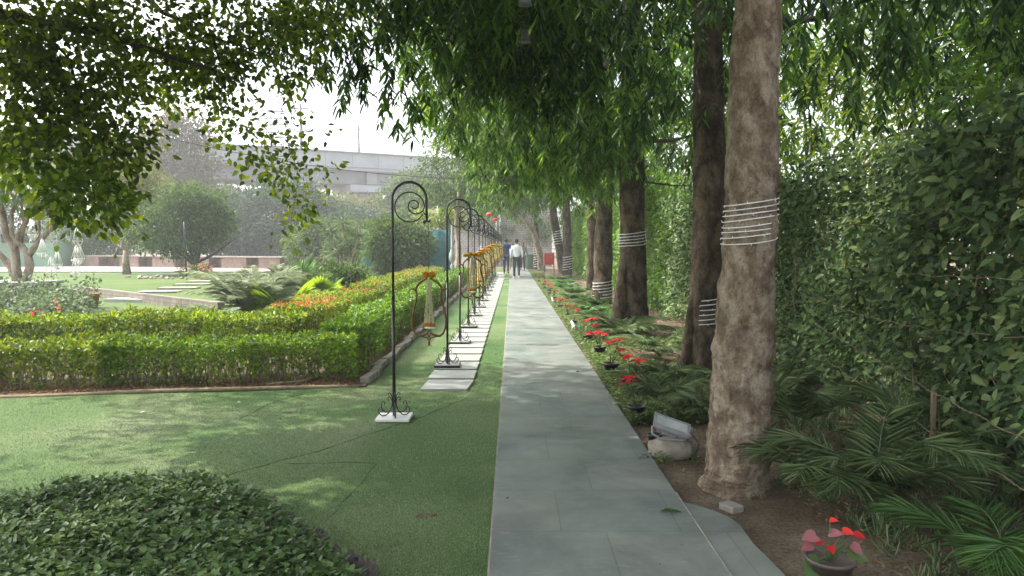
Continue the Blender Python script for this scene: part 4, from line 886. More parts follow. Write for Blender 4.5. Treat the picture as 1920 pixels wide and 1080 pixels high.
# ================================================================ GEOMETRIC WIRE LANTERNS
def lantern():
    root=empty('wire_lantern',(0,0,0)); mb=MB(); n=6; r=.085
    top=Vector((0,0,0)); s1=[Vector((math.cos(k*PI/3)*r*.22,math.sin(k*PI/3)*r*.22,-.02)) for k in range(n)]
    s2=[Vector((math.cos(k*PI/3)*r,math.sin(k*PI/3)*r,-.25)) for k in range(n)]; s3=[Vector((math.cos(k*PI/3)*r*.3,math.sin(k*PI/3)*r*.3,-.345)) for k in range(n)]
    for k in range(n):
        for a,b in((s1[k],s2[k]),(s2[k],s3[k]),(s2[k],s2[(k+1)%n]),(s3[k],s3[(k+1)%n]),(top,s1[k])): mb.tube([a,b],.0045,5)
    mb.build('wire_cage','white',root)
    mb=MB(); mb.tube([(0,0,0),(0,0,.9)],.002,4); mb.build('cord','whitewire',root)
    mb=MB(); mb.lathe([(0,-.345),(.02,-.343),(.018,-.32),(.009,-.31),(.009,-.26),(0,-.255)],(0,0,0),10); mb.build('candle_holder','tile',root)
    return root
ln=lantern()
for i,(px,py,lb) in enumerate([(145,424,'highest white wire lantern of the right-hand cluster, hanging under the leafy branch tip'),(143,460,'middle white wire lantern of the right-hand cluster, below the highest one'),(148,458,'middle white wire lantern overlapping its twin at the right-hand cluster'),(141,484,'lowest white wire lantern of the right-hand cluster, against the pink paving'),(61,413,'highest white wire lantern hanging between the forked trunks'),(79,448,'white wire lantern hanging just right of the forked trunks'),(95,482,'lowest white wire lantern of the left cluster, against the pink paving'),(107,470,'partly hidden white wire lantern behind the lowest left one')]):
    d=[12.4,12.6,12.9,12.5,13,12.8,12.6,13.6][i]; o=ln if i==0 else dup(ln); o.location=P(px,py,d); o.rotation_euler.z=i*.7; tag(o,lb,'lantern','white wire lanterns hanging at the left')
# ================================================================ MIDDLE GROUND, LEFT
# planter, forked tree, creeper
pc=P(-5,530,16.4)
mb=MB(); mb.box((-12.05,16.4,.3),(3.4,1.1,.6)); o=mb.build('planter_wall','edgebrick',smooth=False); tag(o,'low planter wall under the forked tree at the left edge','planter')
mb=MB(); mb.box((-12.05,16.4,.645),(3.5,1.2,.07)); cp=mb.build('coping','tile',o,smooth=False,bevel=.01)
def P3(px,py,d): return P(px,py,d)
ft=empty('forked_tree',(-10.7,16.6,.68),'pale-barked forked tree with many bare limbs in the planter at left','tree'); B=Vector(ft.location)
mb=MB()
def lm(pts,rs): mb.tube([Vector(p)-B for p in pts],[r*.68 for r in rs],10)
D=16.4
lm([P(37,532,D),P(20,500,D),P(2,480,D),P(-25,455,D),P(-50,400,D)],[.15,.12,.1,.09,.06])
lm([P(33,532,D),P(30,500,D),P(28,470,D),P(12,440,D),P(5,400,D),P(-8,360,D),P(-10,320,D)],[.17,.14,.13,.11,.1,.07,.04])
lm([P(45,532,D),P(55,505,D),P(52,470,D+.1)],[.13,.12,.1]); lm([P(28,468,D),P(35,440,D),P(50,415,D),P(60,370,D),P(58,330,D)],[.09,.08,.07,.05,.03])
lm([P(48,530,D),P(56,500,D),P(53,478,D),P(40,460,D),P(22,440,D),P(22,400,D),P(38,360,D)],[.14,.13,.12,.1,.08,.06,.04])
lm([P(53,480,D),P(66,462,D),P(85,440,D),P(108,415,D),P(118,395,D)],[.11,.09,.08,.06,.03]); lm([P(85,440,D),P(95,425,D),P(103,370,D)],[.06,.05,.03]); lm([P(40,455,D),P(45,420,D),P(40,380,D)],[.06,.05,.03]); lm([P(66,462,D),P(74,430,D),P(70,385,D)],[.06,.05,.03])
mb.build('trunk','barkpale',ft)
crown('crown',[(tuple(P(50,352,D)),(1.0,.9,.35),380),(tuple(P(-10,330,D)),(.9,.9,.7),350),(tuple(P(110,360,D)),(.4,.5,.35),130)],9,.12,.24,'grey',ft,tm='lance',wr=.28,down=.2)
cb=empty('creeper_bush',(-9.3,14.2,0),'spreading creeper bush hanging over the planter at the left edge','bush'); crown('foliage',[((-10.2,14.8,.35),(2.0,1.0,.38),4200),((-8.7,14.0,.25),(.9,.7,.3),1500)],20,.12,.085,'grey',cb,wr=.55,down=.4)
crown('red_flowers',[((-8.5,13.2,.3),(.5,.4,.15),40),((-9.6,13.1,.15),(.4,.3,.1),25)],6,.03,.05,'coral',cb,wr=.8)
cb=empty('terracotta_planter',tuple(G(172,578)),'terracotta planter with weedy shoots at the end of the creeper bush','planter')
mb=MB(); mb.lathe([(0,0),(.13,0),(.17,.3),(.19,.3),(.19,.35),(.16,.35),(.15,.3),(0,.3)],(0,0,0),16); mb.build('pot','terracotta',cb); crown('shoots',[((cb.location.x,cb.location.y,.5),(.22,.22,.22),160)],9,.06,.07,'bg1',cb)
# palms & shrubs bed behind the flowering hedge
palm('date_palm','silvery feathery palm spreading over the lower lawn, left of the bright fan palm',tuple(G(470,598)),44,1.25,.22,mat='silver',rise=1.35,spread=.85,pairs=30,wr=.06,droop=.58,seed=31)
palm('date_palm','second silvery feathery palm right behind the fan palm',tuple(G(520,575)),30,1.2,.22,mat='silver',rise=1.4,spread=.75,pairs=28,wr=.06,seed=32)
palm('date_palm','small silvery palm drooping onto the second hedge row',tuple(G(430,606)),18,.8,.18,mat='silver',rise=.8,pairs=26,wr=.06,seed=33)
def fanpalm(label,base,n,r,mat,stem=.3,seed=0,up=.5,cut=.13):
    rr=random.Random(seed); root=empty('fan_palm',base,label,'palm'); mb=MB(); Ps=[];Ds=[];Ns=[];Ss=[]
    for f in range(n):
        az=rr.random()*6.28; el=rr.uniform(up-.4,up+.6); H=Vector((math.cos(az)*math.cos(el),math.sin(az)*math.cos(el),math.sin(el))); tip=H*stem*rr.uniform(.8,1.3)+Vector((0,0,.15))
        mb.tube([(0,0,0),tip*.5+Vector((0,0,.03)),tip],[.012,.009,.006],5,cap=False)
        side=H.cross(Vector((0,0,1))).normalized(); upv=side.cross(H)
        for k in range(19):
            a=(k-9)/9*1.75; d=H*math.cos(a)+side*math.sin(a); Ps.append(tip);Ds.append(d-upv*.12*abs(a));Ns.append(upv+rr.gauss(0,.1)*side);Ss.append(r*rr.uniform(.85,1.05)*(1-.12*abs(a)))
    mb.build('stalks','twigpale',root); leafmesh('fronds',np.array([list(v) for v in Ps]),np.array([list(v) for v in Ds]),np.array([list(v) for v in Ns]),np.array(Ss),cut,'lance',mat,root); return root
fanpalm('bright yellow-green fan palm behind the second hedge row',tuple(G(535,602)),11,.5,'palmgold',.35,5)
fanpalm('second bright fan palm right of the first, against the flowering hedge',tuple(G(600,575)),7,.45,'palmgold',.4,6)
fanpalm('blue-green upright fan palm behind the bright one',tuple(G(565,562)),6,.6,'fern',.6,7,up=.9)
def spiky(label,base,heads,r,mat,seed=0):
    rr=random.Random(seed); root=empty('dracaena',base,label,'plant'); mb=MB(); Ps=[];Ds=[];Ns=[];Ss=[]
    for hx,hy,hz in heads:
        h=Vector((hx,hy,hz)); mb.tube([(hx*.2,hy*.2,0),h*.5+Vector((hx*.05,0,.05)),h],[.035,.03,.025],7)
        for k in range(46):
            v=Vector((rr.gauss(0,1),rr.gauss(0,1),rr.gauss(.35,.7))).normalized(); Ps.append(h);Ds.append(v);Ns.append(Vector((0,0,1))+v*.2);Ss.append(r*rr.uniform(.7,1.1))
    mb.build('stems','barkpale',root); leafmesh('leaves',np.array([list(v) for v in Ps]),np.array([list(v) for v in Ds]),np.array([list(v) for v in Ns]),np.array(Ss),.09,'lance',mat,root)
spiky('tall spiky dracaena with several tufted heads behind the palms',tuple(G(645,535)),[(0,0,2.3),(-.5,.2,1.9),(.55,0,1.8),(.2,.3,1.4),(-.2,0,1.2)],.62,'grey',3)
spiky('low spiky plant in front of the tall dracaena',tuple(G(662,548)),[(0,0,.5),(.35,.1,.35)],.6,'grey',4)
spiky('low spiky plant at the foot of the dracaena, nearer the flowering hedge',tuple(G(610,548)),[(0,0,.5),(.6,.3,.55),(-.4,.2,.3)],.55,'bg1',5)
def bush(name,label,blobs,n,leaf,mat,base,cat='shrub',clump=22,sig=.15,group=None,trunk=True,down=.4,tm='kite',wr=.5):
    root=empty(name,base,label,cat,group)
    if trunk:
        mb=MB(); top=Vector(blobs[0][0])
        limb(mb,(0,0,-.05),top-Vector(base),max(.03,.02*top.z),.02,.06)
        for i,(c,r,_) in enumerate([(b[0],b[1],0) for b in blobs]):
            for j in range(3):
                a=j*2.1+i; limb(mb,(top-Vector(base))*.45,Vector(c)-Vector(base)+Vector((r[0]*.6*math.cos(a),r[1]*.6*math.sin(a),r[2]*.2*j)),.03+.008*top.z,.01,.1,6,5,seed=i*3+j)
        mb.build('trunk',"branch",root)
    tot=sum(b[1][0]*b[1][2] for b in blobs)
    crown('crown',[(b[0],b[1],int(n*b[1][0]*b[1][2]/tot)) for b in blobs],clump,sig,leaf,mat,root,down=down,tm=tm,wr=wr)
    return root
def pblob(px,py,rx,ry,d,rd=None):
    c=P(px,py,d);k=d/F; return (tuple(c),(rx*k,rd if rd else min(rx,ry)*k*.9,ry*k))
bush('low_shrub','leafy yellow-green shrub among the palms beside the flowering hedge',[pblob(640,520,60,22,19),pblob(590,535,45,18,18)],2400,.1,'bg1',tuple(G(640,545)),sig=.1)
# round clipped tree
rt=tuple(G(366,516,.16))
root=empty('round_tree',rt,'round-crowned dark green tree standing alone on the far lawn','tree'); mb=MB(); D=rt[1]
mb.tube([(0,0,-.02),(-.02,0,.5),(-.1,0,1.0)],[.16,.12,.1],10)
for i,(ax,az) in enumerate([(-1.9,1.8),(-.9,2.6),(0,3.0),(.9,2.5),(1.6,1.7),(.4,1.6),(-.6,1.7)]): limb(mb,(-.02,0,.45),(ax,math.sin(i*2)*.9,az),.08,.02,.08,8,6,seed=i)
mb.build('trunk','branch',root)
crown('crown',[pblob(345,420,92,62,D,2.2),pblob(350,385,62,32,D,1.6),pblob(330,455,75,28,D,1.9)][:3] and [(*pblob(340,415,88,55,D,2.2),9000),(*pblob(355,380,60,30,D,1.5),3500),(*pblob(285,440,40,26,D,1.2),2200),(*pblob(405,425,38,30,D,1.2),2200),(*pblob(330,455,70,18,D,1.7),2200)],60,.2,.15,'bg1',root)
root=empty('flower_bed',tuple(G(368,520,.16)),'small round bed of red flowers at the foot of the round tree','flower bed'); c=root.location
crown('foliage',[((c.x,c.y,.42),(.8,.6,.28),900)],14,.07,.09,'bg1',root); crown('flowers',[((c.x+.2,c.y-.1,.6),(.6,.5,.14),130)],6,.05,.08,'coral',root)['kind']='stuff'
mb=MB(); 
for i in range(90):
    a=RNG.random()*6.28; r=1.1+.9*RNG.random(); mb.ball((r*1.5*math.cos(a),r*.9*math.sin(a),.03),.05+.05*RNG.random(),5,4,(1,1,.6))
o=mb.build('white_pebbles','rock'); o.location=(c.x,c.y,.16); tag(o,'ring of white pebbles round the small flower bed','pebbles',kind='stuff')
mb=MB(); mb.tube([(0,0,0),(-.03,0,1.3),(-.05,0,2.25)],[.035,.03,.02],7); o=mb.build('lamp_stake','iron'); o.location=G(350,524,.16); tag(o,'thin dark stake standing just left of the round tree trunk','post')
# white trunk tree
wt=tuple(G(238,514,.17)); root=empty('white_trunk_tree',wt,'slim tree with a whitish forked trunk on the pink paving','tree'); mb=MB(); D=wt[1]; B=Vector(wt)
for pts,rs in [([P(238,514,D),P(236,490,D),P(237,470,D)],[.2,.15,.14]),([P(237,472,D),P(230,460,D),P(228,440,D),P(232,420,D)],[.12,.1,.08,.06]),([P(237,472,D),P(241,450,D),P(241,428,D)],[.1,.09,.06]),([P(228,440,D),P(205,430,D)],[.05,.02]),([P(232,420,D),P(225,370,D)],[.06,.03]),([P(241,428,D),P(262,370,D)],[.06,.03])]: mb.tube([p-B for p in pts],rs,8,jit=.5,seed=2)
mb.build('trunk','barkpale',root); crown('crown',[(*pblob(235,365,60,50,D),3600),(*pblob(255,330,45,30,D),1400)],20,.25,.15,'bgyel',root)
# seat wall with recesses
A=G(100,498,.17); Bq=G(600,505,.17); W=(Bq-A); L=W.length; ang=math.atan2(W.y,W.x)
root=empty('seat_wall',A,'long brick garden wall with dark recesses behind the paved plaza','wall',rz=ang)
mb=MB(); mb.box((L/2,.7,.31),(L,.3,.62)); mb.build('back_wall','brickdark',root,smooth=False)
nb=6; mb=MB(); w=L/8.6
for px0,px1 in [(-40,115),(150,200),(243,281),(308,352),(374,414),(436,480),(501,536),(559,600)]:
    a=(px0-100)/500*L; b=(px1-100)/500*L; 
    mb.box(((a+b)/2,.25,.31),(b-a,.6,.62))
mb.build('brick_pier','brick',root,smooth=False)['kind']='stuff'
mb=MB(); mb.box((L/2-.6,.38,.66),(L+1.4,1.0,.08)); mb.build('coping','kerb',root,smooth=False,bevel=.01)
# pavilion at left
root=empty('garden_pavilion',(-37.6,47,.17),'low mint-green pavilion with a flat white roof at the left edge','pavilion')
mb=MB(); mb.box((4,1,.75),(9,2,1.5)); mb.build('green_base','pavilion',root,smooth=False); mb=MB(); mb.box((1.0,.6,2.25),(9.5,3,.25)); mb.build('roof','tile',root,smooth=False); mb=MB()
for x in(-3,0,3,5.4): mb.box((x,-.5,1.75),(.18,.18,1.0))
mb.build('roof_post','tile',root,smooth=False)['kind']='stuff'
mb=MB()
for k in range(5): mb.box((.3,-.3-.25*k,1.5-.28*k),(1.8,.3,.06))
mb.build('steps','tile',root,smooth=False)
# ================================================================ BACKGROUND TREES AND SHRUBS
BG=[ # name,label,blobs,n,leaf,mat,foot px,py, sig
('hazy_tree','tall hazy brownish tree rising above the far shrubs, left of the overpass',[(330,290,62,75,72),(350,240,55,35,72),(290,270,45,60,72),(385,330,40,45,72),(330,350,70,50,72)],7500,.3,'bgbrown',335,.5),
('yellowing_tree','yellowish loose tree left of the hazy tall tree',[(235,350,60,45,55),(290,375,40,40,55)],3800,.24,'bgyel',240,.4),
('background_tree','green bushy tree behind the white-trunk tree at left',[(150,430,70,50,50),(215,455,50,35,50)],4200,.2,'bg1',160,.35),
('background_tree','dark shrubbery tree behind the forked tree at the left edge',[(40,400,80,70,54),(-60,380,90,90,54)],5200,.22,'bgdark',30,.4),
('background_tree','green tree crown directly behind the round lawn tree',[(300,400,90,55,60),(410,400,60,55,60)],6500,.24,'bg1',330,.4),
('creeper_mound','big dark creeper-covered mound of foliage behind the seat wall',[(520,420,110,75,59),(450,440,70,55,58),(590,430,80,60,59),(540,375,60,35,60)],16000,.26,'bgdark',520,.4),
('background_tree','dark hazy foliage mass behind the bright shrubs in the middle',[(640,440,90,45,66),(715,435,80,40,66)],8500,.28,'bgdark',650,.45),
('background_tree','yellow-green spreading tree under the overpass, beyond the dark mound',[(690,394,60,14,76),(620,388,50,16,76),(735,404,50,22,74)],5200,.3,'bgyel',690,.45),
('background_tree','bright green tree rising in front of the overpass pier at right',[(768,350,36,26,74),(752,375,45,25,74)],3800,.26,'bg1',768,.4),
('background_tree','pale green tree closing the view left of the hooks',[(800,405,55,45,56),(840,390,40,40,56)],4800,.24,'bg1',805,.35),
('background_tree','low green treetops at the right foot of the hazy tree',[(430,370,45,20,84),(395,380,50,30,84)],2600,.3,'bg1',420,.45),
('background_tree','far pale treetops beneath the overpass at left',[(480,372,50,16,100),(560,368,60,18,100)],2600,.36,'bgyel',500,.5),
('leafy_shrub','light green shrub standing over the right end of the seat wall',[(600,455,45,40,42),(660,460,45,45,40),(560,465,25,28,42)],5600,.16,'bg1',610,.25),
('leafy_shrub','pale leafy shrub in front of the teal shade net',[(735,455,58,38,31),(775,462,26,34,31)],9500,.13,'bg1',745,.2),
('leafy_shrub','pale leafy shrub left of the teal shade net, above the grey dry hedge',[(690,460,45,36,37)],5200,.14,'bg1',690,.2),
('leafy_shrub','golden-leaved shrub top just above the teal shade net',[(850,412,30,12,38),(810,408,30,10,38)],1500,.13,'gold',840,.2),
]
for name,lb,bs,n,leaf,mat,fx,sig in BG:
    blobs=[pblob(*b,) for b in bs]; blobs=[(c,(r[0],max(r[1],1.2),r[2])) for c,r in blobs]
    base=(P(fx,462,bs[0][4]).x,bs[0][4],0)
    bush(name,lb,blobs,int(n*1.5),leaf*1.2,mat,base,cat='tree' if 'shrub' not in name else 'shrub',sig=sig,group='background trees' if name=='background_tree' else None,clump=75)
# far tree line
ro=empty('far_tree_line',(0,150,0),'hazy line of distant trees along the horizon','tree line',kind='stuff')
crown('foliage',[((-90+i*12,150+10*math.sin(i*3),2.5+1.5*math.sin(i*2.1)),(8,5,3.5+1.5*math.sin(i*1.3)),900) for i in range(20)],40,1.0,.8,'bg1',ro)['kind']='stuff'
# trees beyond the hedge wall on the right
for i,(x,y,z,r,n,mat,lb) in enumerate([(5.4,9.5,3.3,(1.9,1.6,1.5),4200,'gold','bright sunlit tree just beyond the hedge wall, right of the big trunk'),(7.8,9.0,3.0,(1.8,1.6,1.8),3200,'box','bright green tree beyond the hedge wall near the right edge'),(5.6,14,3.6,(2.2,2.0,2.2),3600,'box','green tree beyond the hedge wall behind the second trunk'),(5.4,20,4.0,(2.3,2.5,3.0),3600,'bg1','green tree beyond the hedge wall behind the third trunk'),(6.0,27,4.4,(2.8,3,3.4),3600,'bg1','green tree beyond the hedge wall far along the path'),(5.5,36,4.4,(2.8,3.5,3.6),3200,'bg1','farthest green tree beyond the hedge wall'),(10.5,16,4.0,(3.2,3.0,3.2),3600,'bgyel','pale yellow-green tree well beyond the hedge wall at right')]):
    bush('neighbouring_tree',lb,[((x,y,z),r)],n,.11 if y<12 else .15,mat,(x,y,0),cat='tree',group='trees beyond the hedge wall',sig=.22,clump=20,tm='lance',wr=.34,down=.6)
ro=empty('pinnate_shrub',(3.9,4.6,0),'fresh green pinnate foliage at the upper right edge above the hedge wall','shrub')
mb=MB(); limb(mb,(0,0,0),(-.2,.2,2.9),.05,.02,.08)
for k in range(5): limb(mb,(-.1,.1,1.9),(-.7+.2*k,.3*math.sin(k),2.4+.22*k),.015,.004,.1,6,5,seed=k)
mb.build('stems','branch',ro)
crown('foliage',[((3.5,4.9,2.45),(.75,.5,.45),1500),((3.9,5.2,3.0),(.7,.5,.4),700)],16,.09,.075,'box',ro,tm='hex',wr=.42,down=.5)
# dry hedge in front of the teal net
hedge('low grey dry hedge running in front of the teal shade net',(-9.5,30.5),(-3.2,31.5),.7,.55,'grey',260,.07,hvar=.05)
hedge('low clipped hedge strip left of the grey dry hedge, by the paved plaza',(-9.8,25),(-4.2,26),.6,.32,'box',300,.06,hvar=.05)
# teal net
root=empty('shade_net',P(808,470,33.5),'teal-green shade net screen stretched behind the pale shrubs','screen'); root.location.z=0
mb=MB(); n=24; vs=[]
for i in range(n+1):
    for z in (0,.6,1.2,2.2): vs.append((-3.15+i*.125*1.35,.05*math.sin(i*1.1+z)+.03*math.sin(i*2.7),z))
fs=[(i*4+j,(i+1)*4+j,(i+1)*4+j+1,i*4+j+1) for i in range(n) for j in range(3)]
mb.add(vs,fs); o=mb.build('net','teal',root); sm=o.modifiers.new('t','SOLIDIFY'); sm.thickness=.01
mb=MB(); 
for x in(-3.15,-1.2,.9): mb.tube([(x,.08,0),(x,.08,2.3)],.03,6)
mb.tube([(-3.15,.08,2.2),(.9,.08,2.2)],.025,6); mb.build('frame','twig',root)
# white finial lamp
root=empty('white_finial',(P(848,490,27).x,27,0),'white turned spire with a bulb base behind the flowering hedge','ornament')
mb=MB(); mb.lathe([(0,0),(.12,0),(.12,.1),(.05,.2),(.04,.6),(.08,.72),(.045,.8),(.035,.84),(.085,.92),(.12,1.05),(.105,1.18),(.06,1.32),(.05,1.4),(.065,1.44),(.05,1.48),(.055,1.8),(.02,2.25),(0,2.3)],(0,0,0),18); mb.build('spire','tile',root)
# ================================================================ END OF THE AVENUE
root=empty('white_stone_wall',(-1.5,54,0),'high whitewashed stone wall with vines closing the end of the path','wall')
mb=MB(); mb.box((-.6,.2,2.1),(10,.4,4.2)); mb.build('wall','whitewall',root,smooth=False)
mb=MB()
for x in(.35,.62,-3.9): mb.tube([(x,-.15,0),(x,-.15,4.4)],.07,8)
mb.build('white_pole','white',root)['kind']='stuff'
p,d,n=blobs_to_leaves([((-1+i*.9-2,53.6,3.2+math.sin(i*2)),(.7,.15,1.2),600) for i in range(9)],12,.12,.6,.3)
o=leafmesh('vines',p-np.array([-1.5,54,0]),d,n,.13,.5,'kite','grey',root)
mb=MB(); mb.box((0,0,.4),(2.4,.5,.8)); mb.box((0,-.02,.84),(2.5,.6,.08)); o=mb.build('white_counter','white',smooth=False,bevel=.01); o.location=(-3.0,50,0); tag(o,'low white counter at the far left end behind the hooks','counter')
root=empty('red_bin',(1.72,34.5,0),'red square bin on a pale frame beside the far trunks','bin')
mb=MB(); mb.box((0,0,.86),(.42,.36,.52),taper=1.08); mb.build('box','redpaint',root,smooth=False,bevel=.02); mb=MB()
for x in(-.23,.23): mb.tube([(x,0,0),(x,0,1.15)],.025,6)
mb.tube([(-.23,0,1.14),(.23,0,1.14)],.022,6); mb.build('frame','tile',root)
root=empty('green_bin',(1.15,47.5,0),'dull green round bin near the far end of the path','bin'); mb=MB(); mb.lathe([(0,0),(.28,0),(.36,.9),(.39,.9),(.39,.97),(.34,.97),(0,.97)],(0,0,0),16); mb.build('body','pavilion',root)
for i,(px,py) in enumerate([(917,402),(928,412)]):
    root=empty('red_lantern',P(px,py,30),['upper red paper lantern hanging under the far foliage','lower red paper lantern hanging under the far foliage'][i],'lantern','red lanterns'); mb=MB(); mb.ball((0,0,0),.1,12,8,(1.2,1.2,.8)); mb.build('shade','redpaint',root); mb=MB(); mb.tube([(0,0,.08),(0,0,.9)],.006,4); mb.build('cord','wire',root)
# hanging bells near the top centre
root=empty('hanging_bell',P(985,-6,4.3),'upper grey metal bell hanging from the foliage at the top centre','bell','grey bells on a cord')
mb=MB(); mb.lathe([(0,.05),(.02,.048),(.027,.02),(.03,-.02),(.042,-.045),(.036,-.045),(0,-.03)],(0,0,0),16); mb.build('bell','bell',root); mb=MB(); mb.tube([(0,0,.04),(0,0,.5)],.002,4); mb.build('cord','wire',root)
r2=dup(root,P(985,68,5.6)); tag(r2,'lower grey metal bell hanging from the foliage at the top centre')
# ================================================================ OVERPASS
a0=P(330,268,77); b0=P(900,300,94); root=empty('overpass',(a0.x,a0.y,0),'long pale concrete overpass crossing behind the garden','bridge')
dv=Vector((b0.x-a0.x,b0.y-a0.y,0)); L=dv.length; root.rotation_euler.z=math.atan2(dv.y,dv.x); z1=12.3
def ext(prof,name,mat,x0=-30,x1=None):
    x1=x1 or L+40; mb=MB(); n=len(prof); seg=12; vs=[(x0+(x1-x0)*i/seg,y,z) for i in range(seg+1) for y,z in prof]
    mb.add(vs,[(i*n+j,i*n+(j+1)%n,(i+1)*n+(j+1)%n,(i+1)*n+j) for i in range(seg) for j in range(n)]+[tuple(range(n)),tuple(range(seg*n,(seg+1)*n))]); return mb.build(name,mat,root,smooth=False)
ext([(-.25,z1-1.75),(0.02,z1-1.75),(0.02,z1),(-.25,z1)],'parapet','concrete')
ext([(-.1,z1-2.1),(9,z1-2.1),(9,z1-1.76),(-.1,z1-1.76)],'deck','concrete')
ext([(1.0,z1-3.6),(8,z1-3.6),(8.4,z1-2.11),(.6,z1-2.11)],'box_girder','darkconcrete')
mb=MB()
for i in range(34): mb.box((-28+i*3.1,-.262,z1-.88),(.05,.02,1.72))
mb.build('panel_joint','darkconcrete',root,smooth=False)['kind']='stuff'
mb=MB(); mb.box((L/2,-.3,z1-.06),(L+60,.5,.12)); mb.build('coping','tile',root,smooth=False)
px_=(P(700,400,87)-a0); xp=math.hypot(px_.x,px_.y)
for k,xx in enumerate([xp,xp-32]):
    mb=MB(); mb.box((xx,4,z1-4.1),(5.2,7.6,.8)); mb.build('pier_cap','concrete',root,smooth=False,bevel=.05)
    mb=MB(); mb.box((xx,4,(z1-4.5)/2),(3.6,3.0,z1-4.5)); mb.build('pier','concrete',root,smooth=False,bevel=.1)
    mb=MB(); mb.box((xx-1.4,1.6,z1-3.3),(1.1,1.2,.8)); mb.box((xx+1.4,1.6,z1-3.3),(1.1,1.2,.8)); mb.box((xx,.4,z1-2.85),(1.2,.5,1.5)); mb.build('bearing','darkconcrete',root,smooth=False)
r2=empty('ramp_bridge',(-12,104,0),'lower curving concrete ramp passing beneath the overpass','bridge'); mb=MB(); vs=[]; n=20
for i in range(n+1):
    t=i/n; x=-26+t*44; y=10*math.sin(t*2.2)-4; z=9.9-1.1*t; vs+=[(x,y-2.5,z),(x,y+2.5,z),(x,y+2.5,z+1.3),(x,y-2.5,z+1.3)]
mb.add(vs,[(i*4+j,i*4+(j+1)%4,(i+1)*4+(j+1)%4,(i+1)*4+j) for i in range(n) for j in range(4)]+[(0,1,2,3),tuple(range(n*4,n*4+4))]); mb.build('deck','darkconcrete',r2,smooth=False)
mb=MB()
for x in(-17,-2,13): mb.box((x,3,4.4),(1.6,1.6,8.8))
mb.build('pier','concrete',r2,smooth=False)['kind']='stuff'
# poles & pylons
for i,(px,top,d,lb) in enumerate([(563,195,100,'tall grey utility pole with crossarms behind the overpass, left one'),(672,236,112,'shorter grey utility pole with two crossarms standing behind the overpass, right one')]):
    t=P(px,top,d); root=empty('utility_pole',(t.x,t.y,0),lb,'utility pole','utility poles behind the overpass'); mb=MB(); mb.tube([(0,0,0),(0,0,t.z)],[.3,.17],8); mb.build('pole','iron',root); mb=MB()
    for k,w in((.6,2.2),(3.6,1.7),(5.6,1.9)): mb=MB(); mb.box((0,0,t.z-k),(w,.14,.14)); mb.tube([(-w/2,0,t.z-k),(-w/2,0,t.z-k+.45)],.06,5); mb.tube([(w/2,0,t.z-k),(w/2,0,t.z-k+.45)],.06,5); mb.build('crossarm','iron',root,smooth=False)
for i,(px,top,d,w) in enumerate([(503,212,118,2.2),(521,200,126,2.4)]):
    t=P(px,top,d); root=empty('lattice_pylon',(t.x,t.y,0),['left lattice power pylon, faint in the haze above the overpass','right lattice power pylon, faint in the haze above the overpass'][i],'pylon','lattice pylons'); mb=MB(); H=t.z
    def cs(z): return w*(1-.75*z/H)/2+.12
    for a,b in((-1,-1),(1,-1),(1,1),(-1,1)): mb.tube([(a*cs(0),b*cs(0),0),(a*cs(H),b*cs(H),H)],.07,4)
    k=16
    for j in range(k):
        z=H*j/k;z2=H*(j+1)/k
        for a,b,c,e in((-1,-1,1,-1),(1,-1,-1,-1),(-1,1,1,1),(-1,-1,-1,1),(1,1,1,-1)): mb.tube([(a*cs(z),b*cs(z),z),(c*cs(z2),e*cs(z2),z2)],.04,3)
    mb.build('lattice','iron',root); mb=MB()
    for z in(H-.8,H-3,H-5.2): mb=MB(); mb.box((0,0,z),(4.6,.15,.15)); mb.build('crossarm','iron',root,smooth=False)
# overhead cables
for i,(a,b,sg,lb) in enumerate([((-8,14,3.9),(1.9,16,3.0),.5,'sagging thin black cable crossing high behind the first hooks'),((-12,40,4.4),(2.3,40,3.3),.5,'thin cable strung above the shrubs toward the far trees'),((-20,30,4.6),(-2,37,3.1),.7,'long thin cable sagging over the far lawn'),((-60,110,19),(40,112,17.5),2,'distant power line above the overpass')]):
    a=Vector(a);b=Vector(b); mb=MB(); mb.tube([a.lerp(b,t)-Vector((0,0,sg*4*t*(1-t))) for t in np.linspace(0,1,24)],.006 if i<3 else .035,4); o=mb.build('overhead_cable','wire'); tag(o,lb,'cable')
# ================================================================ PEOPLE
def skinmesh(name,nodes,edges,mat,parent=None,root=None,sub=2):
    me=bpy.data.meshes.new(name); ks=list(nodes); me.from_pydata([nodes[k][0] for k in ks],[(ks.index(a),ks.index(b)) for a,b in edges],[])
    o=bpy.data.objects.new(name,me); COL.objects.link(o); m=o.modifiers.new('s','SKIN'); sv=me.skin_vertices[0].data
    for i,k in enumerate(ks):
        r=nodes[k][1]; sv[i].radius=r if isinstance(r,tuple) else (r,r); sv[i].use_root=(k==root)
    m.use_smooth_shade=True; s=o.modifiers.new('u','SUBSURF'); s.levels=sub; s.render_levels=sub
    dg=bpy.context.evaluated_depsgraph_get(); nm=bpy.data.meshes.new_from_object(o.evaluated_get(dg)); o.modifiers.clear(); o.data=nm; nm.materials.clear(); nm.materials.append(MT[mat])
    nm.polygons.foreach_set('use_smooth',[True]*len(nm.polygons)); o.name=name
    if parent: o.parent=parent
    return o
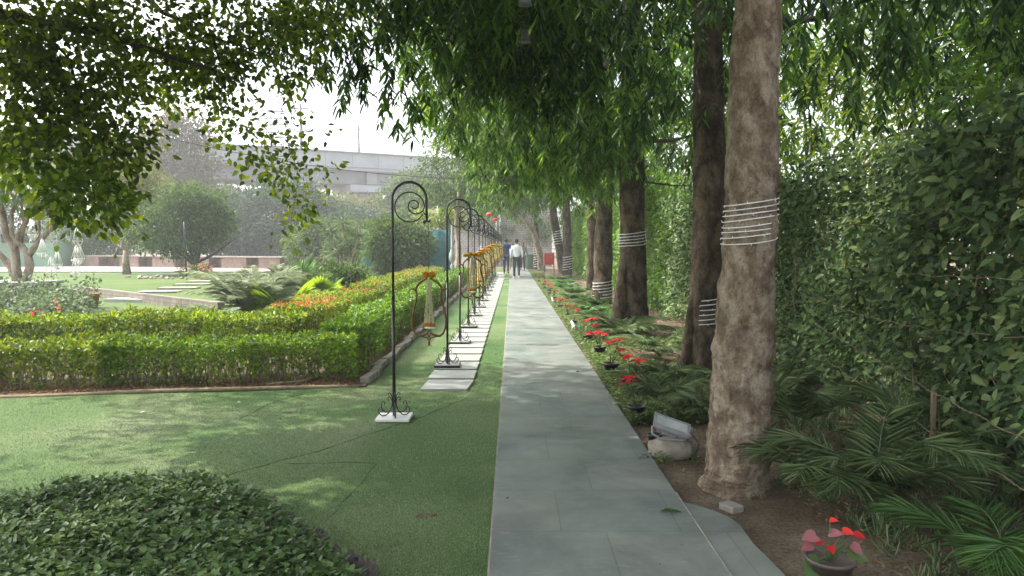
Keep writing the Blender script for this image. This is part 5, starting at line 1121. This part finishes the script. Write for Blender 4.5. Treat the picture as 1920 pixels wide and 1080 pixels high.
def person(label,loc,h,rz,top,bottom,stride=.16,arm=(.05,-.05),elbow=.0,kurta=False,hair='short',armL=None,shoe='shoe'):
    """faces local +Y"""
    root=empty('person',loc,label,'person','people at the far end of the path',rz=rz); s=h/1.72
    def v(x,y,z): return (x*s,y*s,z*s)
    N={'pel':(v(0,0,.93),(.14*s,.1*s)),'sp':(v(0,0,1.12),(.125*s,.09*s)),'ch':(v(0,-.01,1.3),(.155*s,.1*s)),'nb':(v(0,0,1.43),(.06*s,.06*s)),'nk':(v(0,.01,1.49),(.052*s,.055*s)),'hd':(v(0,.02,1.57),(.07*s,.085*s)),'ht':(v(0,.015,1.655),(.07*s,.082*s)),'tt':(v(0,.01,1.70),(.035*s,.04*s))}
    E=[('pel','sp'),('sp','ch'),('ch','nb'),('nb','nk'),('nk','hd'),('hd','ht'),('ht','tt')]
    for q,sx,st,ar in(('L',-1,stride,arm[0]),('R',1,-stride,arm[1])):
        N['hip'+q]=(v(sx*.09,0,.88),.085*s); N['kn'+q]=(v(sx*.095,st*.55+.03,.49),.056*s); 
        lift=.05 if st<0 else 0
        N['an'+q]=(v(sx*.1,st*1.0-(.04 if st<0 else 0),.085+lift),.037*s); N['to'+q]=(v(sx*.11,st*1.0+.14,.035+lift*.4),.032*s)
        N['sh'+q]=(v(sx*.185,-.01,1.385),.055*s); N['el'+q]=(v(sx*.245,-.03+ar*.5,1.12),.042*s); N['wr'+q]=(v(sx*.25,.06+ar,.89),.027*s); N['pa'+q]=(v(sx*.25,.075+ar*1.1,.82),(.02*s,.035*s))
        E+=[('pel','hip'+q),('hip'+q,'kn'+q),('kn'+q,'an'+q),('an'+q,'to'+q),('ch','sh'+q),('sh'+q,'el'+q),('el'+q,'wr'+q),('wr'+q,'pa'+q)]
        for k in range(4):
            yy=.045+ar*1.1+.02*k; N[f'f{k}{q}']=(v(sx*.247,yy+.005,.765-.004*(k==1)),.008*s); N[f'g{k}{q}']=(v(sx*.238,yy+.012,.728+.012*(k in(0,3))),.007*s); E+=[('pa'+q,f'f{k}{q}'),(f'f{k}{q}',f'g{k}{q}')]
        N['th'+q]=(v(sx*.235,.115+ar*1.1,.81),.009*s); N['ti'+q]=(v(sx*.228,.128+ar*1.1,.775),.008*s); E+=[('pa'+q,'th'+q),('th'+q,'ti'+q)]
    body=skinmesh('body',N,E,'skin',root,'pel',1)
    # face: nose, ears, eyes, mouth
    mb=MB(); mb.ball(v(0,.105,1.585),.016*s,6,5,(.7,1,1.2)); mb.ball(v(-.072,.01,1.6),.02*s,6,5,(.4,1,1.4)); mb.ball(v(.072,.01,1.6),.02*s,6,5,(.4,1,1.4)); mb.build('nose_and_ears','skin',root)
    mb=MB(); mb.ball(v(-.03,.09,1.62),.01*s,6,4); mb.ball(v(.03,.09,1.62),.01*s,6,4); mb.box(v(0,.1,1.548),(.04*s,.012*s,.008*s)); mb.build('eyes_and_mouth','hair',root)
    g=1.22
    def pick(keys,sc,ov={}):
        return {k:(ov.get(k,N[k][0]),tuple(a*sc for a in (N[k][1] if isinstance(N[k][1],tuple) else (N[k][1],)*2))) for k in keys}
    sk=['pel','sp','ch','nb','shL','elL','wrL','shR','elR','wrR']
    T=pick(sk,1.16); T['ch']=(v(0,-.01,1.32),(.185*s,.128*s)); T['nb']=(v(0,0,1.475),(.07*s,.07*s)); T['tz']=(v(0,-.02,1.41),(.13*s,.105*s)); T['wrL']=(T['wrL'][0],(.036*s,)*2); T['wrR']=(T['wrR'][0],(.036*s,)*2)
    ed=[('pel','sp'),('sp','ch'),('ch','tz'),('tz','nb'),('ch','shL'),('shL','elL'),('elL','wrL'),('ch','shR'),('shR','elR'),('elR','wrR')]
    if kurta:
        T['hem']=(v(0,0,.6),(.19*s,.15*s)); ed.append(('pel','hem'))
    else: T['hem']=(v(0,0,.87),(.16*s,.115*s)); ed.append(('pel','hem'))
    skinmesh('shirt' if not kurta else 'long_kurta',T,ed,top,root,'ch',1)
    T=pick(['pel','hipL','knL','anL','hipR','knR','anR'],1.17); T['pel']=(v(0,0,.92),(.15*s,.108*s))
    for q in 'LR': T['an'+q]=(T['an'+q][0],(.052*s,)*2); T['kn'+q]=(T['kn'+q][0],(.07*s,)*2)
    skinmesh('trousers',T,[('pel','hipL'),('hipL','knL'),('knL','anL'),('pel','hipR'),('hipR','knR'),('knR','anR')],bottom,root,'pel',1)
    mb=MB()
    for q in 'LR':
        a=Vector(N['an'+q][0]);b=Vector(N['to'+q][0]); mb.ball(a.lerp(b,.5)+Vector((0,0,-.012*s)),.05*s,10,6,(.9,2.5,.85))
    mb.build('shoes',shoe,root)
    mb=MB(); mb.ball(v(0,-.012,1.645),.098*s,14,9,(.9,1.02,.95))
    mb.v=[(x,min(y,.055*s if z<1.69*s else y),z) for x,y,z in mb.v]
    if hair=='long':
        mb.ball(v(0,-.06,1.5),.085*s,12,8,(1.1,.6,2.0))
    mb.build('hair','hair',root)
    return root
person('man in a white shirt and dark trousers walking away along the path',(.2,32.6,.03),1.74,.02,'wshirt','trouser',.15,(.04,-.05),shoe='white')
person('man in a long blue kurta walking away on the slabs behind the garlands',(-.3,38,.03),1.82,-.04,'bkurta','trouser',.2,(.06,-.06),kurta=True)
person('woman in a brown jacket walking toward the camera behind the man in white',(.62,43,.03),1.66,PI,'tan','trouser',.14,hair='long')
person('small person in a pale top between the man in blue and the man in white',(.0,45,.03),1.6,PI,'wshirt','tan',.12)
person('person in a pale blue top and dark trousers standing far left behind the hooks',(P(904,470,49).x,49,0),1.78,PI,'lblue','trouser',.03)
person('person in black standing behind the hooks, left of the man in blue',(P(921,470,46).x,46,0),1.62,.4,'trouser','trouser',.03)
# ================================================================ HAZE, SKY, SUN
mb=MB(); mb.box((0,150,14.5),(440,380,31)); hz=mb.build('haze',MT['white'],smooth=False)
m=bpy.data.materials.new('haze_air'); m.use_nodes=True; nt=m.node_tree; nt.nodes.remove(nt.nodes['Principled BSDF'])
pv=nt.nodes.new('ShaderNodeVolumePrincipled'); pv.inputs['Color'].default_value=(.93,.96,1,1); pv.inputs['Density'].default_value=HAZE; pv.inputs['Anisotropy'].default_value=.15
nt.links.new(pv.outputs[0],nt.nodes['Material Output'].inputs['Volume']); hz.data.materials.clear(); hz.data.materials.append(m); tag(hz,'thin pale haze filling the air of the garden','haze',kind='stuff')
w=bpy.data.worlds.new('World'); scene.world=w; w.use_nodes=True; nt=w.node_tree
sk=nt.nodes.new('ShaderNodeTexSky'); sk.sky_type='NISHITA'; sk.sun_disc=False
sk.sun_elevation=math.radians(SUN_EL); sk.sun_rotation=math.radians(SUN_ROT); sk.air_density=1.0; sk.dust_density=4.0; sk.ozone_density=1.0
bg=nt.nodes['Background']; bg.inputs[1].default_value=SKY; hs=nt.nodes.new('ShaderNodeHueSaturation'); hs.inputs['Saturation'].default_value=.35; nt.links.new(sk.outputs[0],hs.inputs['Color']); nt.links.new(hs.outputs[0],bg.inputs[0])
sl=bpy.data.lights.new('sun','SUN'); sl.energy=SUN; sl.angle=math.radians(.6); sl.color=(1,.93,.82); so=bpy.data.objects.new('sun',sl); COL.objects.link(so)
az=math.radians(SUN_ROT); el=math.radians(SUN_EL)
sd=Vector((math.sin(az)*math.cos(el),math.cos(az)*math.cos(el),math.sin(el)))
so.rotation_euler=sd.to_track_quat('Z','Y').to_euler()
scene.view_settings.view_transform='Standard'; scene.view_settings.look='None'; scene.view_settings.exposure=EXPO; scene.view_settings.gamma=1
cy=scene.cycles; cy.max_bounces=7; cy.diffuse_bounces=4; cy.glossy_bounces=2; cy.transmission_bounces=3; cy.volume_bounces=1; cy.transparent_max_bounces=4; cy.sample_clamp_indirect=6; cy.caustics_reflective=False; cy.caustics_refractive=False
cy.use_denoising=True
